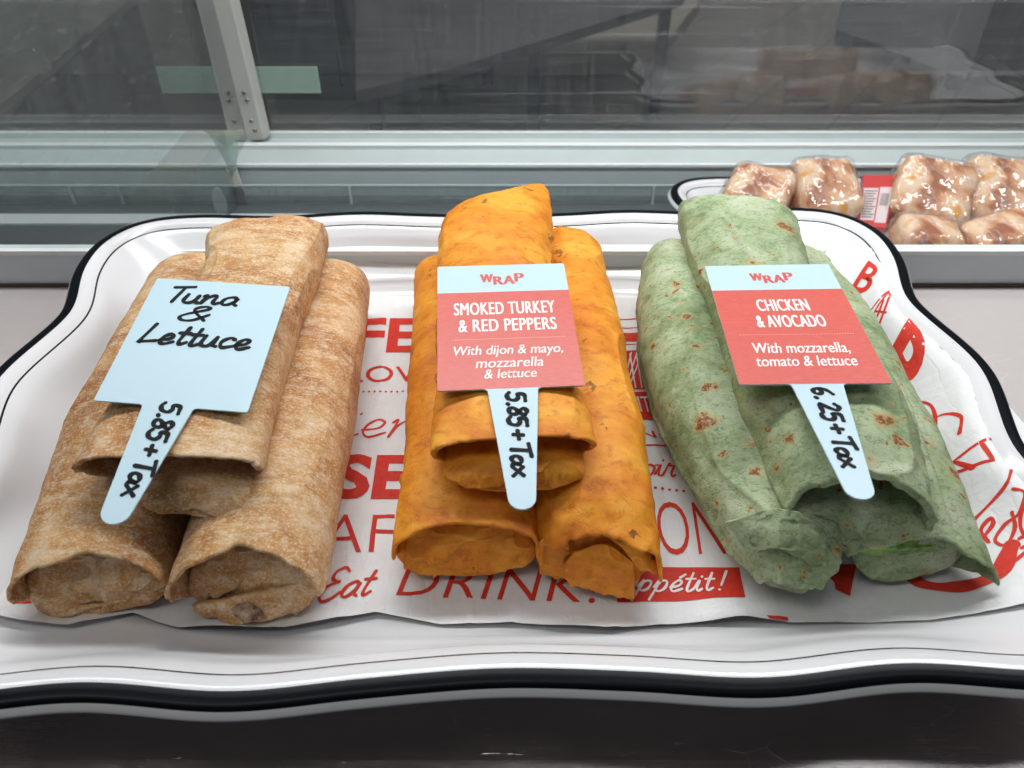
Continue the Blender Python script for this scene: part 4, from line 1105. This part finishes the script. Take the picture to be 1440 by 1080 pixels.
make_card('pale blue card handwritten Tuna & Lettuce resting on the brown wheat wraps', (-16.311, 30.899, 8.93), (-10.049, 30.2, 8.92), (-16.513, 23.403, 8.021),
    None, '5.85 + Tax', [], title=False, tip=1.72, tipx=0.455, tipw=0.088, neck=(0.325, 0.655),
    hand=[('Tuna', (0.17, 0.055, 0.66, 0.20), 0.19), ('&', (0.30, 0.22, 0.50, 0.35), 0.17), ('Lettuce', (0.10, 0.39, 0.86, 0.55), 0.20)],
    price_box=(0.445, 0.98, 1.56, 0.13), hand_w=0.25)
make_card('coral card reading Smoked Turkey & Red Peppers on the orange wraps', (-3.534, 32.167, 8.759), (2.483, 32.619, 8.679), (-3.020, 24.243, 7.782),
    None, '5.85 + Tax', [('SMOKED TURKEY', (0.125, 0.335, 0.872, 0.438), 'head'), ('& RED PEPPERS', (0.155, 0.475, 0.865, 0.575), 'head'),
    ('With dijon & mayo,', (0.115, 0.685, 0.885, 0.775), 'body'), ('mozzarella', (0.265, 0.780, 0.735, 0.850), 'body'), ('& lettuce', (0.32, 0.862, 0.68, 0.928), 'body')],
    price_box=(0.465, 1.03, 1.55, 0.125), tip=1.735, tipx=0.505, tipw=0.085, neck=(0.335, 0.68), hand_w=0.25)
make_card('coral card reading Chicken & Avocado on the green wraps', (9.587, 33.828, 7.780), (15.613, 33.619, 8.031), (9.201, 24.407, 7.983),
    None, '6. 25 + Tax', [('CHICKEN', (0.305, 0.335, 0.685, 0.438), 'head'), ('& AVOCADO', (0.26, 0.475, 0.755, 0.575), 'head'),
    ('With mozzarella,', (0.17, 0.700, 0.83, 0.790), 'body'), ('tomato & lettuce', (0.16, 0.800, 0.84, 0.875), 'body')],
    price_box=(0.46, 1.03, 1.50, 0.125), tip=1.665, tipx=0.50, tipw=0.085, neck=(0.34, 0.68), hand_w=0.25)

# ------------------------------------------------------------ film wrapped sandwiches on the rear tray
def bread_mat():
    n = NT('ham_sandwich_roll'); c = n.co()
    a = n.noise(c, 0.38, 4, 0.5, 0.6)
    base = n.ramp(a, [(0.36, (0.38, 0.13, 0.05)), (0.45, (0.68, 0.35, 0.17)), (0.53, (0.82, 0.56, 0.36)), (0.60, (0.84, 0.64, 0.46)), (0.66, (0.78, 0.38, 0.07))])
    return n.p(Base_Color=base, Roughness=0.55, Normal=n.bump(n.noise(c, 1.5, 4), 0.3, 0.2))
def film_mat():
    n = NT('cling_film'); t = n.t; t.nodes.remove(n.b); c = n.co()
    dd = n.n('ShaderNodeVectorMath'); dd.operation = 'ADD'
    nz = n.n('ShaderNodeTexNoise'); t.links.new(c, nz.inputs['Vector']); nz.inputs['Scale'].default_value = 1.0
    t.links.new(n.co((1.2, 0.8, 0.5)), dd.inputs[0]); t.links.new(nz.outputs['Color'], dd.inputs[1])
    vo = n.n('ShaderNodeTexVoronoi'); vo.feature = 'DISTANCE_TO_EDGE'; t.links.new(dd.outputs[0], vo.inputs['Vector']); vo.inputs['Scale'].default_value = 0.45
    b = n.bump(n.ramp(vo.outputs['Distance'], [(0.0, 1.0), (0.4, 0.0)]), 0.35, 0.2)
    b = n.bump(n.noise(n.co((1.6, 0.6, 0.6)), 0.55, 2, 0.4), 0.8, 0.9, b)
    tr = n.n('ShaderNodeBsdfTransparent'); tr.inputs[0].default_value = (1.0, 1.0, 1.0, 1)
    gl = n.n('ShaderNodeBsdfGlossy'); gl.inputs['Roughness'].default_value = 0.12; t.links.new(b, gl.inputs['Normal'])
    df = n.n('ShaderNodeBsdfDiffuse'); df.inputs[0].default_value = (0.8, 0.78, 0.8, 1)
    fr = n.n('ShaderNodeFresnel'); fr.inputs[0].default_value = 1.7; t.links.new(b, fr.inputs['Normal'])
    m1 = n.n('ShaderNodeMixShader'); t.links.new(n.math('ADD', n.math('MULTIPLY', fr.outputs[0], 0.25), 0.06), m1.inputs[0]); t.links.new(tr.outputs[0], m1.inputs[1]); t.links.new(gl.outputs[0], m1.inputs[2])
    m2 = n.n('ShaderNodeMixShader'); t.links.new(n.math('ADD', n.ramp(vo.outputs['Distance'], [(0.0, 0.22), (0.05, 0.0)]), 0.03), m2.inputs[0]); t.links.new(m1.outputs[0], m2.inputs[1]); t.links.new(df.outputs[0], m2.inputs[2])
    t.links.new(m2.outputs[0], n.out.inputs[0]); return n.m
M['bread'], M['film'] = bread_mat(), film_mat()
def sandwich(label, c, r, rot, seed):
    root = empty('wrapped_sandwich', (c[0], c[1], c[2] - r[2]), label, 'sandwich', 'film wrapped sandwiches on the rear tray')
    n = 30
    th = np.linspace(0, pi, n); ph = np.linspace(0, 2 * pi, 2 * n, endpoint=False)
    T, P = np.meshgrid(th, ph, indexing='ij')
    B = np.stack([spow(np.sin(T), .35) * spow(np.cos(P), .32), spow(np.sin(T), .45) * spow(np.sin(P), .42), spow(np.cos(T), .6)], -1)
    R = np.array(Matrix.Rotation(rot[2], 3, 'Z') @ Matrix.Rotation(rot[1], 3, 'Y') @ Matrix.Rotation(rot[0], 3, 'X'))
    for nm, gr, amp, mat in (('bread_roll', 0.93, 0.05, M['bread']), ('film', 1.0, 0.06, M['film'])):
        V = B * (gr + amp * fbm(B * 1.4, seed, 3) + (0.035 * ridge(B * 3, seed) if nm == 'film' else 0))[..., None] * np.array(r)
        V = V.reshape(-1, 3) @ R.T + np.array(c)
        mesh(nm, V, grid_faces(n, 2 * n, True), mat, root)
def sw(label, px, py, z, r, rot, seed):
    z -= 0.3; py += 6; r = (r[0] * 1.0, r[1] * 0.92, r[2] * 0.95)
    c = px_at_z(px, py, z); sandwich(label, c, r, rot, seed)
sw('film wrapped sandwich at the left end of the rear tray', 1066, 268, -2.4, (3.0, 2.8, 2.0), (0.4, 0, -0.5), 31)
sw('film wrapped sandwich left of the red carton', 1158, 268, -2.2, (2.9, 3.4, 2.2), (0.5, 0, 0.08), 32)
sw('film wrapped sandwich right of the red carton', 1308, 272, -2.2, (3.5, 3.8, 2.1), (0.5, 0.1, -0.35), 33)
sw('film wrapped sandwich at the right edge of the photo, back row', 1408, 272, -2.1, (3.4, 3.9, 2.2), (0.5, 0, -0.25), 34)
sw('small film wrapped sandwich in the front row beside the large tray', 1300, 334, -1.6, (2.6, 2.1, 1.8), (0.2, 0.1, 0.1), 35)
sw('film wrapped sandwich in the front row at the right edge', 1402, 332, -1.6, (3.2, 2.2, 1.8), (0.2, -0.1, 0.25), 36)
# red carton between the sandwiches
ct = empty('red_carton', px_at_z(1232, 300, -4.2), 'small red and white carton with printed label between the wrapped sandwiches', 'carton')
c0 = px_at_z(1206, 318, -3.6); c1 = px_at_z(1246, 320, -3.6); c2 = px_at_z(1262, 246, -1.2); c3 = px_at_z(1214, 246, -1.2)
quad_slab([c0, c1, c2, c3], 0.6, 'carton_body', plain('carton_red', (0.55, 0.03, 0.03), 0.4), ct)
def cq(a, b, lift=0.02):
    nn = np.cross(c1 - c0, c3 - c0); nn /= np.linalg.norm(nn)
    if nn[2] < 0: nn = -nn
    return (1 - a) * (1 - b) * c0 + a * (1 - b) * c1 + a * b * c2 + (1 - a) * b * c3 + nn * lift
lab = plain('label_white', (0.68, 0.58, 0.58), 0.5); ltx = plain('label_text', (0.12, 0.08, 0.08), 0.5)
for a0, a1, b0, b1 in ((0.06, 0.52, 0.12, 0.74), (0.56, 0.94, 0.08, 0.76)):
    mesh('label', [cq(a0, b0), cq(a1, b0), cq(a1, b1), cq(a0, b1)], [(0, 1, 2, 3)], lab, ct, False)
d = MB()
for k in range(11):
    b = 0.17 + k * 0.05
    ln = 0.34 + 0.06 * sin(k * 2.1)
    d.add([cq(0.10, b, .03), cq(0.10 + ln, b, .03), cq(0.10 + ln, b + .018, .03), cq(0.10, b + .018, .03)], [(0, 1, 2, 3)])
for k in range(16):
    a = 0.62 + k * 0.016
    if k % 3 != 1: d.add([cq(a, .40, .03), cq(a + .010, .40, .03), cq(a + .010, .64, .03), cq(a, .64, .03)], [(0, 1, 2, 3)])
d.build('label_print', ltx, ct)
for o in bpy.data.objects:
    if o.type == 'MESH' and not o.data.materials: print('no mat', o.name)
